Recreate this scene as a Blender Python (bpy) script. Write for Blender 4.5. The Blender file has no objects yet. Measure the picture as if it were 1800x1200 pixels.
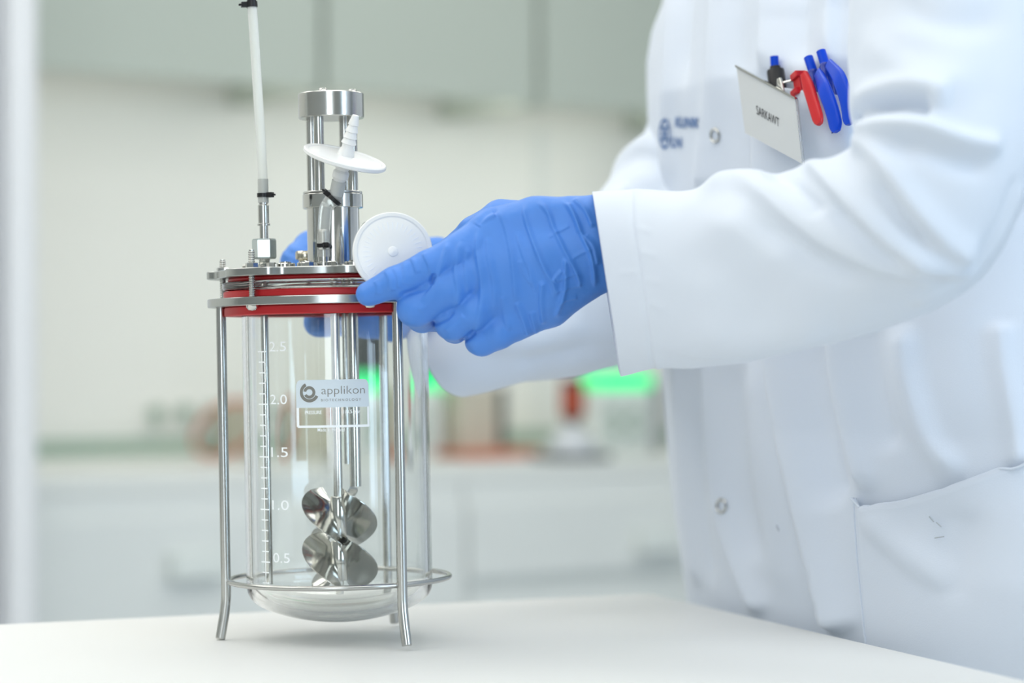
import bpy, math, random
import numpy as np
from mathutils import Vector, Matrix, noise
from mathutils.bvhtree import BVHTree

random.seed(7)
PI = math.pi
SC = bpy.context.scene
COL = SC.collection

# ------------------------------------------------------------------ camera
FPX, CX, HY, CAMZ = 4250.0, 900.0, 625.0, 1.109
cam_d = bpy.data.cameras.new('camera')
cam_d.lens, cam_d.sensor_width = 85.0, 36.0
cam_d.shift_y = (HY - 600.0) / 1800.0
cam_d.clip_start, cam_d.clip_end = 0.05, 60
cam_d.dof.use_dof = True
cam_d.dof.focus_distance = 1.735
cam_d.dof.aperture_fstop = 3.1
cam = bpy.data.objects.new('camera', cam_d)
cam.location = (0, 0, CAMZ)
cam.rotation_euler = (PI / 2, 0, 0)
COL.objects.link(cam)
SC.camera = cam

# ------------------------------------------------------------------ view + world
vs = SC.view_settings
vs.view_transform = 'Standard'
vs.look = 'None'
vs.gamma = 1.0
vs.use_curve_mapping = False
vs.exposure = 0.18
SC.cycles.max_bounces = 14
SC.cycles.transmission_bounces = 14
SC.cycles.glossy_bounces = 6
SC.cycles.diffuse_bounces = 5
SC.cycles.sample_clamp_indirect = 8.0
w = bpy.data.worlds.new('world')
SC.world = w
w.use_nodes = True
w.node_tree.nodes['Background'].inputs[0].default_value = (0.80, 0.90, 1.0, 1)
w.node_tree.nodes['Background'].inputs[1].default_value = 1.5

# bench frame: P0 on the front edge of the far worktop, TB along it, NB towards the wall
P0 = Vector((-0.7555, 4.17, 0.0))
TB = Vector((0.825, 0.565, 0)).normalized()
NB = Vector((-TB.y, TB.x, 0))
ROOM_S0, ROOM_S1, ROOM_D0, ROOM_D1, CEIL = -4.6, 2.9, -5.6, 0.78, 2.75
STRIP = 0.72
CAN_STRENGTH, WIN_STRENGTH = 4.5, 22.0


def bench(s, d, z=0.0):
    p = P0 + TB * s + NB * d
    return Vector((p.x, p.y, z))


def area_light(name, loc, size, size_y, power, color, direction, spread=PI):
    l = bpy.data.lights.new(name, 'AREA')
    l.shape = 'RECTANGLE'
    l.size, l.size_y, l.energy, l.color = size, size_y, power, color
    l.spread = spread
    o = bpy.data.objects.new(name, l)
    o.location = loc
    z = -Vector(direction).normalized()
    x = TB if abs(z.dot(TB)) < 0.9 else NB
    y = z.cross(x).normalized()
    o.rotation_euler = Matrix((x, y, z)).transposed().to_euler()
    COL.objects.link(o)
    return o


LAMP_SPOTS = [(s_, d_) for d_ in (-0.75, -2.2, -4.2) for s_ in (-3.7, -2.3, -0.75, 0.9)]
for i, (s, d) in enumerate(LAMP_SPOTS):
    area_light('ceiling_lamp_light', bench(s, d, CEIL - 0.065), 1.2, 1.15, CAN_STRENGTH, (1.0, 0.975, 0.925), (0, 0, -1))
WINDOWS = [(-3.9, -2.5), (-0.3, 1.5)]
for (s0, s1), wp, wc in zip(WINDOWS, (1.0, 1.35), ((0.84, 0.92, 1.0), (0.55, 0.76, 1.0))):
    area_light('window_light', bench((s0 + s1) / 2, ROOM_D0 + 0.10, 1.6), s1 - s0 - 0.1, 1.5, WIN_STRENGTH * wp, wc, NB)


# ------------------------------------------------------------------ helpers
def at(px, py, D):
    return Vector(((px - CX) * D / FPX, D, CAMZ + (HY - py) * D / FPX))


def to_px(P):
    P = np.asarray(P)
    return CX + FPX * P[:, 0] / P[:, 1], HY - FPX * (P[:, 2] - CAMZ) / P[:, 1]


MATS = {}


def mat(name, color, rough=0.5, metal=0.0, noise_scale=None, noise_amt=0.0, bump=0.0, bump_scale=200.0, trans=0.0, ior=1.45,
        emit=None, emit_str=0.0, coat=0.0, sub=0.0, alpha=1.0, sheen=0.0, spec=None, stretch=None):
    if name in MATS:
        return MATS[name]
    m = bpy.data.materials.new(name)
    m.use_nodes = True
    nt = m.node_tree
    b = nt.nodes['Principled BSDF']
    b.inputs['Base Color'].default_value = (*color, 1)
    b.inputs['Roughness'].default_value = rough
    b.inputs['Metallic'].default_value = metal
    b.inputs['Transmission Weight'].default_value = trans
    b.inputs['IOR'].default_value = ior
    b.inputs['Coat Weight'].default_value = coat
    b.inputs['Alpha'].default_value = alpha
    b.inputs['Sheen Weight'].default_value = sheen
    if spec is not None:
        b.inputs['Specular IOR Level'].default_value = spec
    if sub:
        b.inputs['Subsurface Weight'].default_value = sub
        b.inputs['Subsurface Radius'].default_value = (0.01, 0.01, 0.01)
    if emit:
        b.inputs['Emission Color'].default_value = (*emit, 1)
        b.inputs['Emission Strength'].default_value = emit_str
    tc = nt.nodes.new('ShaderNodeTexCoord')
    mp = nt.nodes.new('ShaderNodeMapping')
    nt.links.new(tc.outputs['Object'], mp.inputs['Vector'])
    if stretch:
        mp.inputs['Scale'].default_value = stretch
    if noise_scale:
        n = nt.nodes.new('ShaderNodeTexNoise')
        n.inputs['Scale'].default_value = noise_scale
        n.inputs['Detail'].default_value = 4
        nt.links.new(mp.outputs[0], n.inputs['Vector'])
        mx = nt.nodes.new('ShaderNodeMix')
        mx.data_type = 'RGBA'
        mx.inputs['A'].default_value = (*[c * (1 - noise_amt) for c in color], 1)
        mx.inputs['B'].default_value = (*[min(1, c * (1 + noise_amt)) for c in color], 1)
        nt.links.new(n.outputs['Fac'], mx.inputs['Factor'])
        nt.links.new(mx.outputs['Result'], b.inputs['Base Color'])
    if bump:
        n2 = nt.nodes.new('ShaderNodeTexNoise')
        n2.inputs['Scale'].default_value = bump_scale
        n2.inputs['Detail'].default_value = 3
        nt.links.new(mp.outputs[0], n2.inputs['Vector'])
        bp = nt.nodes.new('ShaderNodeBump')
        bp.inputs['Strength'].default_value = bump
        bp.inputs['Distance'].default_value = 0.001
        nt.links.new(n2.outputs['Fac'], bp.inputs['Height'])
        nt.links.new(bp.outputs[0], b.inputs['Normal'])
    MATS[name] = m
    return m


M_STEEL = mat('brushed_steel', (0.54, 0.54, 0.51), 0.22, 1.0, 60, 0.05, 0.03, 400)
M_POL = mat('polished_steel', (0.58, 0.58, 0.55), 0.12, 1.0, 40, 0.04)
M_LEG = mat('satin_steel', (0.50, 0.505, 0.485), 0.24, 1.0, 50, 0.05)
M_PLATE = mat('turned_steel', (0.47, 0.485, 0.47), 0.24, 1.0, 30, 0.06)
M_GLASS = mat('clear_glass', (0.985, 0.995, 0.985), 0.0, 0.0, trans=1.0, ior=1.47)
M_RED = mat('red_silicone', (0.50, 0.014, 0.02), 0.42, 0, 30, 0.08)
M_TUBE = mat('silicone_tube', (0.93, 0.95, 0.91), 0.35, 0, 40, 0.02, trans=0.45, ior=1.3)
M_TUBE2 = mat('clear_tube', (0.90, 0.92, 0.90), 0.22, 0, 40, 0.02, trans=0.75, ior=1.3)
M_FILT = mat('white_polypropylene', (0.90, 0.91, 0.90), 0.32, 0, 30, 0.02, trans=0.12, coat=0.2)
M_FILT2 = mat('filter_membrane', (0.86, 0.90, 0.95), 0.5, 0, 30, 0.02)
M_TIE = mat('black_nylon', (0.008, 0.008, 0.009), 0.35, 0, 60, 0.2)
M_PRINT = mat('white_print', (0.86, 0.90, 0.92), 0.5, 0, 200, 0.02)
M_PRINTG = mat('label_foil', (0.62, 0.70, 0.76), 0.42, 0, 200, 0.02)
M_GREYINK = mat('grey_ink', (0.20, 0.20, 0.18), 0.5, 0, 200, 0.05)
M_GLOVE = mat('blue_nitrile', (0.072, 0.238, 0.69), 0.45, 0, 45, 0.07, 0.30, 170)
M_COAT = mat('white_cotton', (0.69, 0.75, 0.84), 0.85, 0, 8, 0.012, 0.10, 900, sheen=0.15)
M_TABLE = mat('white_laminate', (0.765, 0.77, 0.75), 0.42, 0, 6, 0.012, 0.02, 300, spec=0.3)
M_TABLE_EDGE = mat('grey_edge_band', (0.33, 0.37, 0.40), 0.5, 0, 20, 0.05)
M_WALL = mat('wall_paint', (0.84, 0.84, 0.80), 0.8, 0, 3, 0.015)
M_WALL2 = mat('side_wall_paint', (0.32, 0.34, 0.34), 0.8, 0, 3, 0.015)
M_CAB = mat('cabinet_laminate', (0.76, 0.785, 0.765), 0.45, 0, 4, 0.01)
M_UPPER = mat('upper_cabinet_laminate', (0.54, 0.59, 0.525), 0.5, 0, 4, 0.01)
M_WORKTOP = mat('worktop_white', (0.78, 0.80, 0.77), 0.35, 0, 4, 0.012)
M_GAP = mat('painted_gap_shade', (0.07, 0.10, 0.11), 0.7, 0, 10, 0.05)  # near-black colour stands in for shade below the worktop
M_FLOOR = mat('floor_vinyl', (0.56, 0.58, 0.57), 0.45, 0, 3, 0.05)
M_CEIL = mat('ceiling_tile', (0.88, 0.88, 0.86), 0.9, 0, 5, 0.02)
M_WFRAME = mat('window_frame_white', (0.78, 0.79, 0.80), 0.4, 0, 5, 0.02)
M_LAMP = mat('lamp_diffuser', (0.9, 0.9, 0.9), 0.5, 0, 5, 0.01, emit=(1.0, 0.975, 0.925), emit_str=1.1)
M_BLACK = mat('black_plastic', (0.012, 0.012, 0.014), 0.35, 0, 30, 0.1)
M_DARK = mat('dark_plastic', (0.05, 0.06, 0.06), 0.45, 0, 30, 0.1)
M_GREY = mat('grey_plastic', (0.32, 0.34, 0.34), 0.5, 0, 30, 0.05)
M_WHITE = mat('white_plastic', (0.76, 0.80, 0.77), 0.4, 0, 20, 0.02)
M_BEIGE = mat('beige_plastic', (0.58, 0.55, 0.45), 0.5, 0, 20, 0.03)
M_GREEN = mat('green_led', (0.02, 0.5, 0.15), 0.4, 0, emit=(0.02, 0.95, 0.28), emit_str=0.9)
M_REDMOT = mat('red_brown_motor', (0.42, 0.075, 0.035), 0.4, 0, 20, 0.15)
M_ORANGE = mat('orange_tubing', (0.55, 0.18, 0.10), 0.4, 0, 20, 0.1)
M_SOCK = mat('socket_green', (0.36, 0.46, 0.38), 0.5, 0, 20, 0.05)
M_PENB = mat('blue_pen_plastic', (0.001, 0.06, 0.60), 0.3, 0, 60, 0.1, spec=0.25)
M_PENT = mat('blue_translucent', (0.01, 0.06, 0.55), 0.12, 0, 60, 0.1, trans=0.55, ior=1.4)
M_PENR = mat('red_pen_plastic', (0.62, 0.012, 0.018), 0.3, 0, 60, 0.05)
M_CHROME = mat('chrome', (0.75, 0.74, 0.70), 0.1, 1.0, 60, 0.03)
M_BADGE = mat('badge_card', (0.62, 0.64, 0.64), 0.22, 0, 20, 0.02, coat=0.5)
M_CLEAR = mat('clear_badge_sleeve', (0.95, 0.96, 0.97), 0.06, 0, trans=0.92, ior=1.25)
M_INK = mat('black_ink', (0.015, 0.015, 0.02), 0.6, 0, 60, 0.05)
M_BLUEINK = mat('blue_coat_print', (0.10, 0.20, 0.42), 0.8, 0, 60, 0.2)
M_SKIN = mat('skin', (0.55, 0.33, 0.23), 0.5, 0, 30, 0.05, sub=0.05)
M_TROUSER = mat('dark_trousers', (0.05, 0.06, 0.09), 0.9, 0, 30, 0.1)
M_HAIR = mat('dark_hair', (0.02, 0.014, 0.01), 0.5, 0, 80, 0.3)
M_CURTAIN = mat('pillar_paint', (0.80, 0.81, 0.825), 0.6, 0, 3, 0.01)


class MB:
    """collects geometry, becomes one mesh object"""

    def __init__(self):
        self.v, self.f = [], []

    def add(self, v, f):
        o = len(self.v)
        self.v += [tuple(p) for p in v]
        self.f += [tuple(i + o for i in q) for q in f]
        return self

    def box(self, c, s, rot=None):
        hx, hy, hz = s[0] / 2, s[1] / 2, s[2] / 2
        v = [Vector((x * hx, y * hy, z * hz)) for x in (-1, 1) for y in (-1, 1) for z in (-1, 1)]
        if rot is not None:
            v = [rot @ p for p in v]
        c = Vector(c)
        f = [(0, 1, 3, 2), (4, 6, 7, 5), (0, 4, 5, 1), (2, 3, 7, 6), (0, 2, 6, 4), (1, 5, 7, 3)]
        return self.add([p + c for p in v], f)

    def lathe(self, prof, n=48, c=(0, 0, 0), M=None, closed=False):
        """prof: [(r,z)...] around z"""
        v, f = [], []
        c = Vector(c)
        k = len(prof)
        for r, z in prof:
            for j in range(n):
                a = 2 * PI * j / n
                p = Vector((r * math.cos(a), r * math.sin(a), z))
                if M is not None:
                    p = M @ p
                v.append(p + c)
        rng = range(k) if closed else range(k - 1)
        for i in rng:
            i2 = (i + 1) % k
            for j in range(n):
                j2 = (j + 1) % n
                f.append((i * n + j, i * n + j2, i2 * n + j2, i2 * n + j))
        if not closed:
            if prof[0][0] > 1e-6:
                f.append(tuple(reversed(range(n))))
            if prof[-1][0] > 1e-6:
                f.append(tuple((k - 1) * n + j for j in range(n)))
        return self.add(v, f)

    def prism(self, n, r, z0, z1, c=(0, 0, 0), rot=0.0, M=None, ch=0.12):
        e = (z1 - z0) * ch
        k = r * 0.92
        prof = [(0.0001, z0), (k, z0), (r, z0 + e), (r, z1 - e), (k, z1), (0.0001, z1)]
        R = Matrix.Rotation(rot, 3, 'Z')
        if M is not None:
            R = M @ R
        return self.lathe(prof, n, c, R)

    def tube(self, pts, r, n=16, cap=True, closed=False):
        pts = [Vector(p) for p in pts]
        k = len(pts)
        rr = r if isinstance(r, (list, tuple)) else [r] * k
        T = []
        for i in range(k):
            if closed:
                t = pts[(i + 1) % k] - pts[i - 1]
            else:
                t = pts[min(i + 1, k - 1)] - pts[max(i - 1, 0)]
            T.append(t.normalized())
        up = Vector((0, 0, 1)) if abs(T[0].z) < 0.9 else Vector((1, 0, 0))
        nrm = T[0].cross(up).normalized()
        v, f = [], []
        for i in range(k):
            nrm = (nrm - T[i] * nrm.dot(T[i])).normalized()
            b = T[i].cross(nrm)
            for j in range(n):
                a = 2 * PI * j / n
                v.append(pts[i] + (nrm * math.cos(a) + b * math.sin(a)) * rr[i])
        for i in range(k if closed else k - 1):
            i2 = (i + 1) % k
            for j in range(n):
                j2 = (j + 1) % n
                f.append((i * n + j, i * n + j2, i2 * n + j2, i2 * n + j))
        if cap and not closed:
            f.append(tuple(reversed(range(n))))
            f.append(tuple((k - 1) * n + j for j in range(n)))
        return self.add(v, f)

    def build(self, name, m, parent=None, smooth=True, bevel=0.0, angle=35):
        me = bpy.data.meshes.new(name)
        me.from_pydata(self.v, [], self.f)
        me.validate()
        me.materials.append(m)
        o = bpy.data.objects.new(name, me)
        COL.objects.link(o)
        if parent:
            o.parent = parent
        fix_normals(me)
        if smooth:
            smooth_angle(me, angle)
        if bevel:
            b = o.modifiers.new('bevel', 'BEVEL')
            b.width, b.segments, b.limit_method, b.angle_limit = bevel, 2, 'ANGLE', math.radians(40)
        return o


def fix_normals(me):
    import bmesh
    bm = bmesh.new()
    bm.from_mesh(me)
    bmesh.ops.recalc_face_normals(bm, faces=bm.faces)
    bm.to_mesh(me)
    bm.free()


def smooth_angle(me, deg):
    me.polygons.foreach_set('use_smooth', [True] * len(me.polygons))
    try:
        me.set_sharp_from_angle(angle=math.radians(deg))
    except Exception:
        pass


def mesh_np(name, V, F, m, parent=None, smooth=True):
    me = bpy.data.meshes.new(name)
    me.from_pydata([tuple(p) for p in np.asarray(V).tolist()], [], [tuple(q) for q in np.asarray(F).tolist()] if not isinstance(F, list) else F)
    me.materials.append(m)
    if smooth:
        me.polygons.foreach_set('use_smooth', [True] * len(me.polygons))
    o = bpy.data.objects.new(name, me)
    COL.objects.link(o)
    if parent:
        o.parent = parent
    return o


def empty(name, loc=(0, 0, 0), rot=(0, 0, 0), parent=None):
    o = bpy.data.objects.new(name, None)
    o.location, o.rotation_euler = loc, rot
    o.empty_display_size = 0.05
    COL.objects.link(o)
    if parent:
        o.parent = parent
    return o


def tag(o, label=None, cat=None, group=None, kind=None):
    if label:
        o['label'] = label
    if cat:
        o['category'] = cat
    if group:
        o['group'] = group
    if kind:
        o['kind'] = kind
    return o


def text_mesh(s, w=None, h=None, bold=0.0, spacing=1.0):
    """flat text as verts (x,y centred) and faces, fitted to w x h"""
    cu = bpy.data.curves.new('txt', 'FONT')
    cu.body = s
    cu.size = 1.0
    cu.offset = bold
    cu.space_character = spacing
    cu.resolution_u = 4
    ob = bpy.data.objects.new('txt', cu)
    COL.objects.link(ob)
    dg = bpy.context.evaluated_depsgraph_get()
    me = ob.evaluated_get(dg).to_mesh()
    V = np.array([v.co[:] for v in me.vertices])
    F = [tuple(p.vertices) for p in me.polygons]
    ob.evaluated_get(dg).to_mesh_clear()
    bpy.data.objects.remove(ob)
    bpy.data.curves.remove(cu)
    lo, hi = V.min(0), V.max(0)
    V = V - (lo + hi) / 2
    sx = w / (hi[0] - lo[0]) if w else None
    sy = h / (hi[1] - lo[1]) if h else None
    sx = sx or sy
    sy = sy or sx
    return V[:, 0] * sx, V[:, 1] * sy, F


def rot_frame(zdir, xhint=(1, 0, 0)):
    z = Vector(zdir).normalized()
    x = Vector(xhint)
    x = (x - z * x.dot(z)).normalized()
    y = z.cross(x)
    return Matrix((x, y, z)).transposed()


def crom(P, n):
    """Catmull-Rom resample of an (k,m) array to n rows"""
    P = np.asarray(P, float)
    k = len(P)
    Q = np.vstack([2 * P[0] - P[1], P, 2 * P[-1] - P[-2]])
    out = []
    for i in range(n):
        u = i * (k - 1) / (n - 1)
        j = min(int(u), k - 2)
        t = u - j
        a, b, c, d = Q[j], Q[j + 1], Q[j + 2], Q[j + 3]
        out.append(0.5 * (2 * b + (c - a) * t + (2 * a - 5 * b + 4 * c - d) * t * t + (3 * b - a - 3 * c + d) * t ** 3))
    return np.array(out)


# ---- implicit surfaces for the organic shapes
def smin(a, b, k):
    h = np.clip(0.5 + 0.5 * (b - a) / k, 0, 1)
    return b * (1 - h) + a * h - k * h * (1 - h)


def cone_sdf(P, a, b, ra, rb):
    a, b = np.asarray(a), np.asarray(b)
    ba = b - a
    h = np.clip(((P - a) @ ba) / max(ba @ ba, 1e-12), 0, 1)
    q = P - a - h[..., None] * ba
    return np.sqrt((q * q).sum(-1)) - (ra + (rb - ra) * h)


def chain_sdf(P, pts, k):
    d = None
    for (a, ra), (b, rb) in zip(pts[:-1], pts[1:]):
        c = cone_sdf(P, a, b, ra, rb)
        d = c if d is None else smin(d, c, k)
    return d


def surface_nets(vol, org, h):
    ins = vol < 0
    nx, ny, nz = vol.shape
    cs = [(0, 0, 0), (1, 0, 0), (0, 1, 0), (1, 1, 0), (0, 0, 1), (1, 0, 1), (0, 1, 1), (1, 1, 1)]
    sl = lambda A, c: A[c[0]:nx - 1 + c[0], c[1]:ny - 1 + c[1], c[2]:nz - 1 + c[2]]
    cnt = sum(sl(ins, c).astype(np.int8) for c in cs)
    act = (cnt > 0) & (cnt < 8)
    I = np.argwhere(act)
    vid = -np.ones(act.shape, np.int64)
    vid[act] = np.arange(len(I))
    acc = np.zeros((len(I), 3))
    n = np.zeros(len(I))
    for i in range(8):
        for j in range(i + 1, 8):
            ci, cj = np.array(cs[i]), np.array(cs[j])
            if abs(ci - cj).sum() != 1:
                continue
            a = vol[I[:, 0] + ci[0], I[:, 1] + ci[1], I[:, 2] + ci[2]]
            b = vol[I[:, 0] + cj[0], I[:, 1] + cj[1], I[:, 2] + cj[2]]
            mk = (a < 0) != (b < 0)
            t = np.where(mk, a / np.where(mk, a - b, 1), 0)
            acc += np.where(mk[:, None], ci + t[:, None] * (cj - ci), 0)
            n += mk
    V = np.asarray(org) + h * (I + acc / n[:, None])
    F = []
    for ax in range(3):
        o1, o2 = [(1, 2), (2, 0), (0, 1)][ax]
        s0 = [slice(None)] * 3
        s1 = [slice(None)] * 3
        s0[ax], s1[ax] = slice(0, -1), slice(1, None)
        A, B = ins[tuple(s0)], ins[tuple(s1)]
        E = np.argwhere(A != B)
        ok = (E[:, o1] > 0) & (E[:, o2] > 0) & (E[:, o1] < vol.shape[o1] - 1) & (E[:, o2] < vol.shape[o2] - 1)
        E = E[ok]
        flip = A[E[:, 0], E[:, 1], E[:, 2]]
        d1, d2 = np.eye(3, dtype=int)[o1], np.eye(3, dtype=int)[o2]
        q = [E - d1 - d2, E - d2, E, E - d1]
        Q = np.stack([vid[x[:, 0], x[:, 1], x[:, 2]] for x in q], 1)
        Q[~flip] = Q[~flip][:, ::-1]
        F.append(Q)
    return V, np.vstack(F)


def sdf_mesh(fn, lo, hi, h):
    lo, hi = np.asarray(lo), np.asarray(hi)
    n = np.ceil((hi - lo) / h).astype(int) + 1
    g = np.stack(np.meshgrid(*[lo[i] + h * np.arange(n[i]) for i in range(3)], indexing='ij'), -1)
    vol = fn(g.reshape(-1, 3)).reshape(g.shape[:3])
    return surface_nets(vol, lo, h)


def subdivide(V, F, times=1):
    me = bpy.data.meshes.new('tmp')
    me.from_pydata(np.asarray(V).tolist(), [], np.asarray(F).tolist())
    ob = bpy.data.objects.new('tmp', me)
    COL.objects.link(ob)
    s = ob.modifiers.new('s', 'SUBSURF')
    s.levels = s.render_levels = times
    dg = bpy.context.evaluated_depsgraph_get()
    ev = ob.evaluated_get(dg)
    m2 = ev.to_mesh()
    V2 = np.empty(len(m2.vertices) * 3)
    m2.vertices.foreach_get('co', V2)
    F2 = np.empty(len(m2.polygons) * 4, int)
    m2.loops.foreach_get('vertex_index', F2)
    ev.to_mesh_clear()
    bpy.data.objects.remove(ob)
    bpy.data.meshes.remove(me)
    return V2.reshape(-1, 3), F2.reshape(-1, 4)


def vnormals(V, F):
    N = np.zeros_like(V)
    a, b, c, d = (V[F[:, i]] for i in range(4))
    fn = np.cross(c - a, d - b)
    for i in range(4):
        np.add.at(N, F[:, i], fn)
    return N / np.maximum(np.linalg.norm(N, axis=1, keepdims=True), 1e-12)


def fold_field(x, y, folds):
    """sum of ridges along polylines; each fold = (pts, amplitude m, width, width other side, taper)"""
    out = np.zeros(len(x))
    for pts, amp, w1, w2, tp in folds:
        P = crom(np.array(pts, float), max(2, 6 * (len(pts) - 1) + 1)) if len(pts) > 2 else np.array(pts, float)
        best = np.full(len(x), 1e9)
        sgn = np.zeros(len(x))
        u = np.zeros(len(x))
        L = np.r_[0, np.cumsum(np.linalg.norm(np.diff(P, axis=0), axis=1))]
        m = 4 * max(w1, w2)
        sel = np.where((x > P[:, 0].min() - m) & (x < P[:, 0].max() + m) & (y > P[:, 1].min() - m) & (y < P[:, 1].max() + m))[0]
        if not len(sel):
            continue
        xs, ys = x[sel], y[sel]
        bs, ss, us = best[sel], sgn[sel], u[sel]
        for i in range(len(P) - 1):
            ax, ay = P[i]
            dx, dy = P[i + 1] - P[i]
            l2 = dx * dx + dy * dy + 1e-9
            t = np.clip(((xs - ax) * dx + (ys - ay) * dy) / l2, 0, 1)
            qx, qy = xs - ax - t * dx, ys - ay - t * dy
            d = np.hypot(qx, qy)
            k = d < bs
            bs = np.where(k, d, bs)
            ss = np.where(k, np.sign(dx * qy - dy * qx), ss)
            us = np.where(k, (L[i] + t * (L[i + 1] - L[i])) / L[-1], us)
        wd = np.where(ss > 0, w1, w2)
        tap = np.clip(us / max(tp, 1e-3), 0, 1) * np.clip((1 - us) / max(tp, 1e-3), 0, 1)
        tap = tap * tap * (3 - 2 * tap)
        out[sel] += amp * np.exp(-(bs / wd) ** 2) * tap
    return out


# ================================================================== ROOM
def struct(mb, name, m, parent=None, **k):
    o = mb.build(name, m, parent, **k)
    if parent is None:
        o['kind'] = 'structure'
    return o


RB = Matrix((TB, NB, Vector((0, 0, 1)))).transposed()


def bbox(mb, s0, s1, d0, d1, z0, z1):
    c = bench((s0 + s1) / 2, (d0 + d1) / 2, (z0 + z1) / 2)
    return mb.box(c, (s1 - s0, d1 - d0, z1 - z0), RB)


struct(bbox(MB(), ROOM_S0 - .1, ROOM_S1 + .1, ROOM_D0 - .1, ROOM_D1 + .1, -0.1, 0), 'floor', M_FLOOR, smooth=False)
struct(bbox(MB(), ROOM_S0 - .1, ROOM_S1 + .1, ROOM_D0 - .1, ROOM_D1 + .1, CEIL, CEIL + .1), 'ceiling', M_CEIL, smooth=False)
struct(bbox(MB(), ROOM_S0 - .1, ROOM_S1 + .1, ROOM_D1, ROOM_D1 + .1, 0, CEIL), 'wall_back', M_WALL, smooth=False)
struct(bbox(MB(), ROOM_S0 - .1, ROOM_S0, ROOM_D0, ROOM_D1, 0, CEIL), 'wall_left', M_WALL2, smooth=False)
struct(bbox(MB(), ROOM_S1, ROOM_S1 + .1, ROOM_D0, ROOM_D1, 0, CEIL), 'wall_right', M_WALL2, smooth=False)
wf = MB()
bbox(wf, ROOM_S0, ROOM_S1, ROOM_D0 - .1, ROOM_D0, 0, 0.8)
bbox(wf, ROOM_S0, ROOM_S1, ROOM_D0 - .1, ROOM_D0, 2.4, CEIL)
edges = [ROOM_S0] + [v for a in WINDOWS for v in a] + [ROOM_S1]
for a, b in zip(edges[0::2], edges[1::2]):
    bbox(wf, a, b, ROOM_D0 - .1, ROOM_D0, 0.8, 2.4)
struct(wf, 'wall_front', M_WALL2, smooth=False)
for i, (a, b) in enumerate(WINDOWS):
    f = MB()
    for s0, s1, z0, z1 in ((a, b, .8, .86), (a, b, 2.34, 2.4), (a, a + .06, .8, 2.4), (b - .06, b, .8, 2.4), ((a + b) / 2 - .03, (a + b) / 2 + .03, .8, 2.4)):
        bbox(f, s0, s1, ROOM_D0 - .08, ROOM_D0 - .02, z0, z1)
    wo = struct(f, 'window_%d' % (i + 1), M_WFRAME, smooth=False)
    bbox(MB(), a + .06, (a + b) / 2 - .03, ROOM_D0 - .053, ROOM_D0 - .047, .86, 2.34).build('pane', M_GLASS, wo, smooth=False)
    bbox(MB(), (a + b) / 2 + .03, b - .06, ROOM_D0 - .053, ROOM_D0 - .047, .86, 2.34).build('pane', M_GLASS, wo, smooth=False)
for i, (s, d) in enumerate(LAMP_SPOTS):
    r = empty('ceiling_lamp', bench(s, d, CEIL - 0.06), (0, 0, math.atan2(TB.y, TB.x)))
    MB().box((0, 0, .03), (1.26, 1.21, .06)).build('housing', M_WFRAME, r, smooth=False, bevel=.005)
    MB().box((0, 0, -.001), (1.2, 1.15, .004)).build('diffuser', M_LAMP, r, smooth=False)
    tag(r, 'flat square white ceiling lamp of the laboratory', 'lamp', 'laboratory ceiling lamps')


# ================================================================== FAR BENCH
def s_at(px, d):
    """position along the bench that stands in direction px at depth d"""
    q = (px - CX) / FPX
    a = P0 + NB * d
    return (q * a.y - a.x) / (TB.x - q * TB.y)


def z_at(px, py, d):
    p = bench(s_at(px, d), d)
    return CAMZ + (HY - py) * p.y / FPX


S_PIL = s_at(112, -0.35)
# pillar at the side of the bench: stepped white profile from floor to ceiling
pil = MB()
bbox(pil, S_PIL - 0.145, S_PIL - 0.02, -0.30, 0.80, 0, CEIL)
bbox(pil, S_PIL - 0.09, S_PIL - 0.045, -0.345, -0.29, 0, CEIL)
bbox(pil, S_PIL - 0.19, S_PIL - 0.13, -0.37, -0.29, 0, CEIL)
bbox(pil, S_PIL - 0.60, S_PIL - 0.145, -0.34, 0.80, 0, CEIL)
struct(pil, 'trim_1', M_CURTAIN, bevel=.008, smooth=False)

B0 = S_PIL + 0.0
S_GAP = s_at(803, 0.02)
worktop = MB()
bbox(worktop, B0, ROOM_S1 - .01, 0.0, ROOM_D1 - .005, 0.868, 0.90)
o = worktop.build('worktop', M_WORKTOP, None, smooth=False, bevel=.004)
tag(o, 'long white worktop along the far wall carrying the lab devices', 'worktop')


def bench_unit(name, s0, s1, kind, label):
    r = empty(name, bench((s0 + s1) / 2, 0.3, 0.0), (0, 0, math.atan2(TB.y, TB.x)))
    w = s1 - s0 - 0.004
    MB().box((0, .03, .485), (w, .66, .765)).build('body', M_CAB, r, smooth=False)
    MB().box((0, .06, .052), (w, .56, .10)).build('plinth', M_DARK, r, smooth=False)
    MB().box((0, -.292, .846), (w, .012, .042)).build('painted_shadow_strip', M_GAP, r, smooth=False)  # dark strip, shade under the worktop edge put in as colour

    def front(z0, z1, nm, hs=0.0):
        f = MB().box((0, -.309, (z0 + z1) / 2), (w - .004, .018, z1 - z0)).build(nm, M_CAB, r, smooth=False, bevel=.002)
        h = MB()
        hw, hz = 0.055, z1 - 0.085
        x = hs
        h.box((x, -.342, hz), (2 * hw, .010, .046))
        h.box((x, -.330, hz + .019), (2 * hw, .024, .008))
        h.box((x - hw + .004, -.330, hz), (.008, .024, .040))
        h.box((x + hw - .004, -.330, hz), (.008, .024, .040))
        h.build('handle', M_WHITE, f, smooth=False, bevel=.002)
    if kind == 'drawers':
        front(.682, .825, 'drawer')
        front(.385, .660, 'drawer')
        front(.115, .375, 'drawer')
    else:
        front(.115, .825, 'door', kind)
    tag(r, label, 'cabinet', 'base cabinets under the far worktop')
    return r


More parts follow.
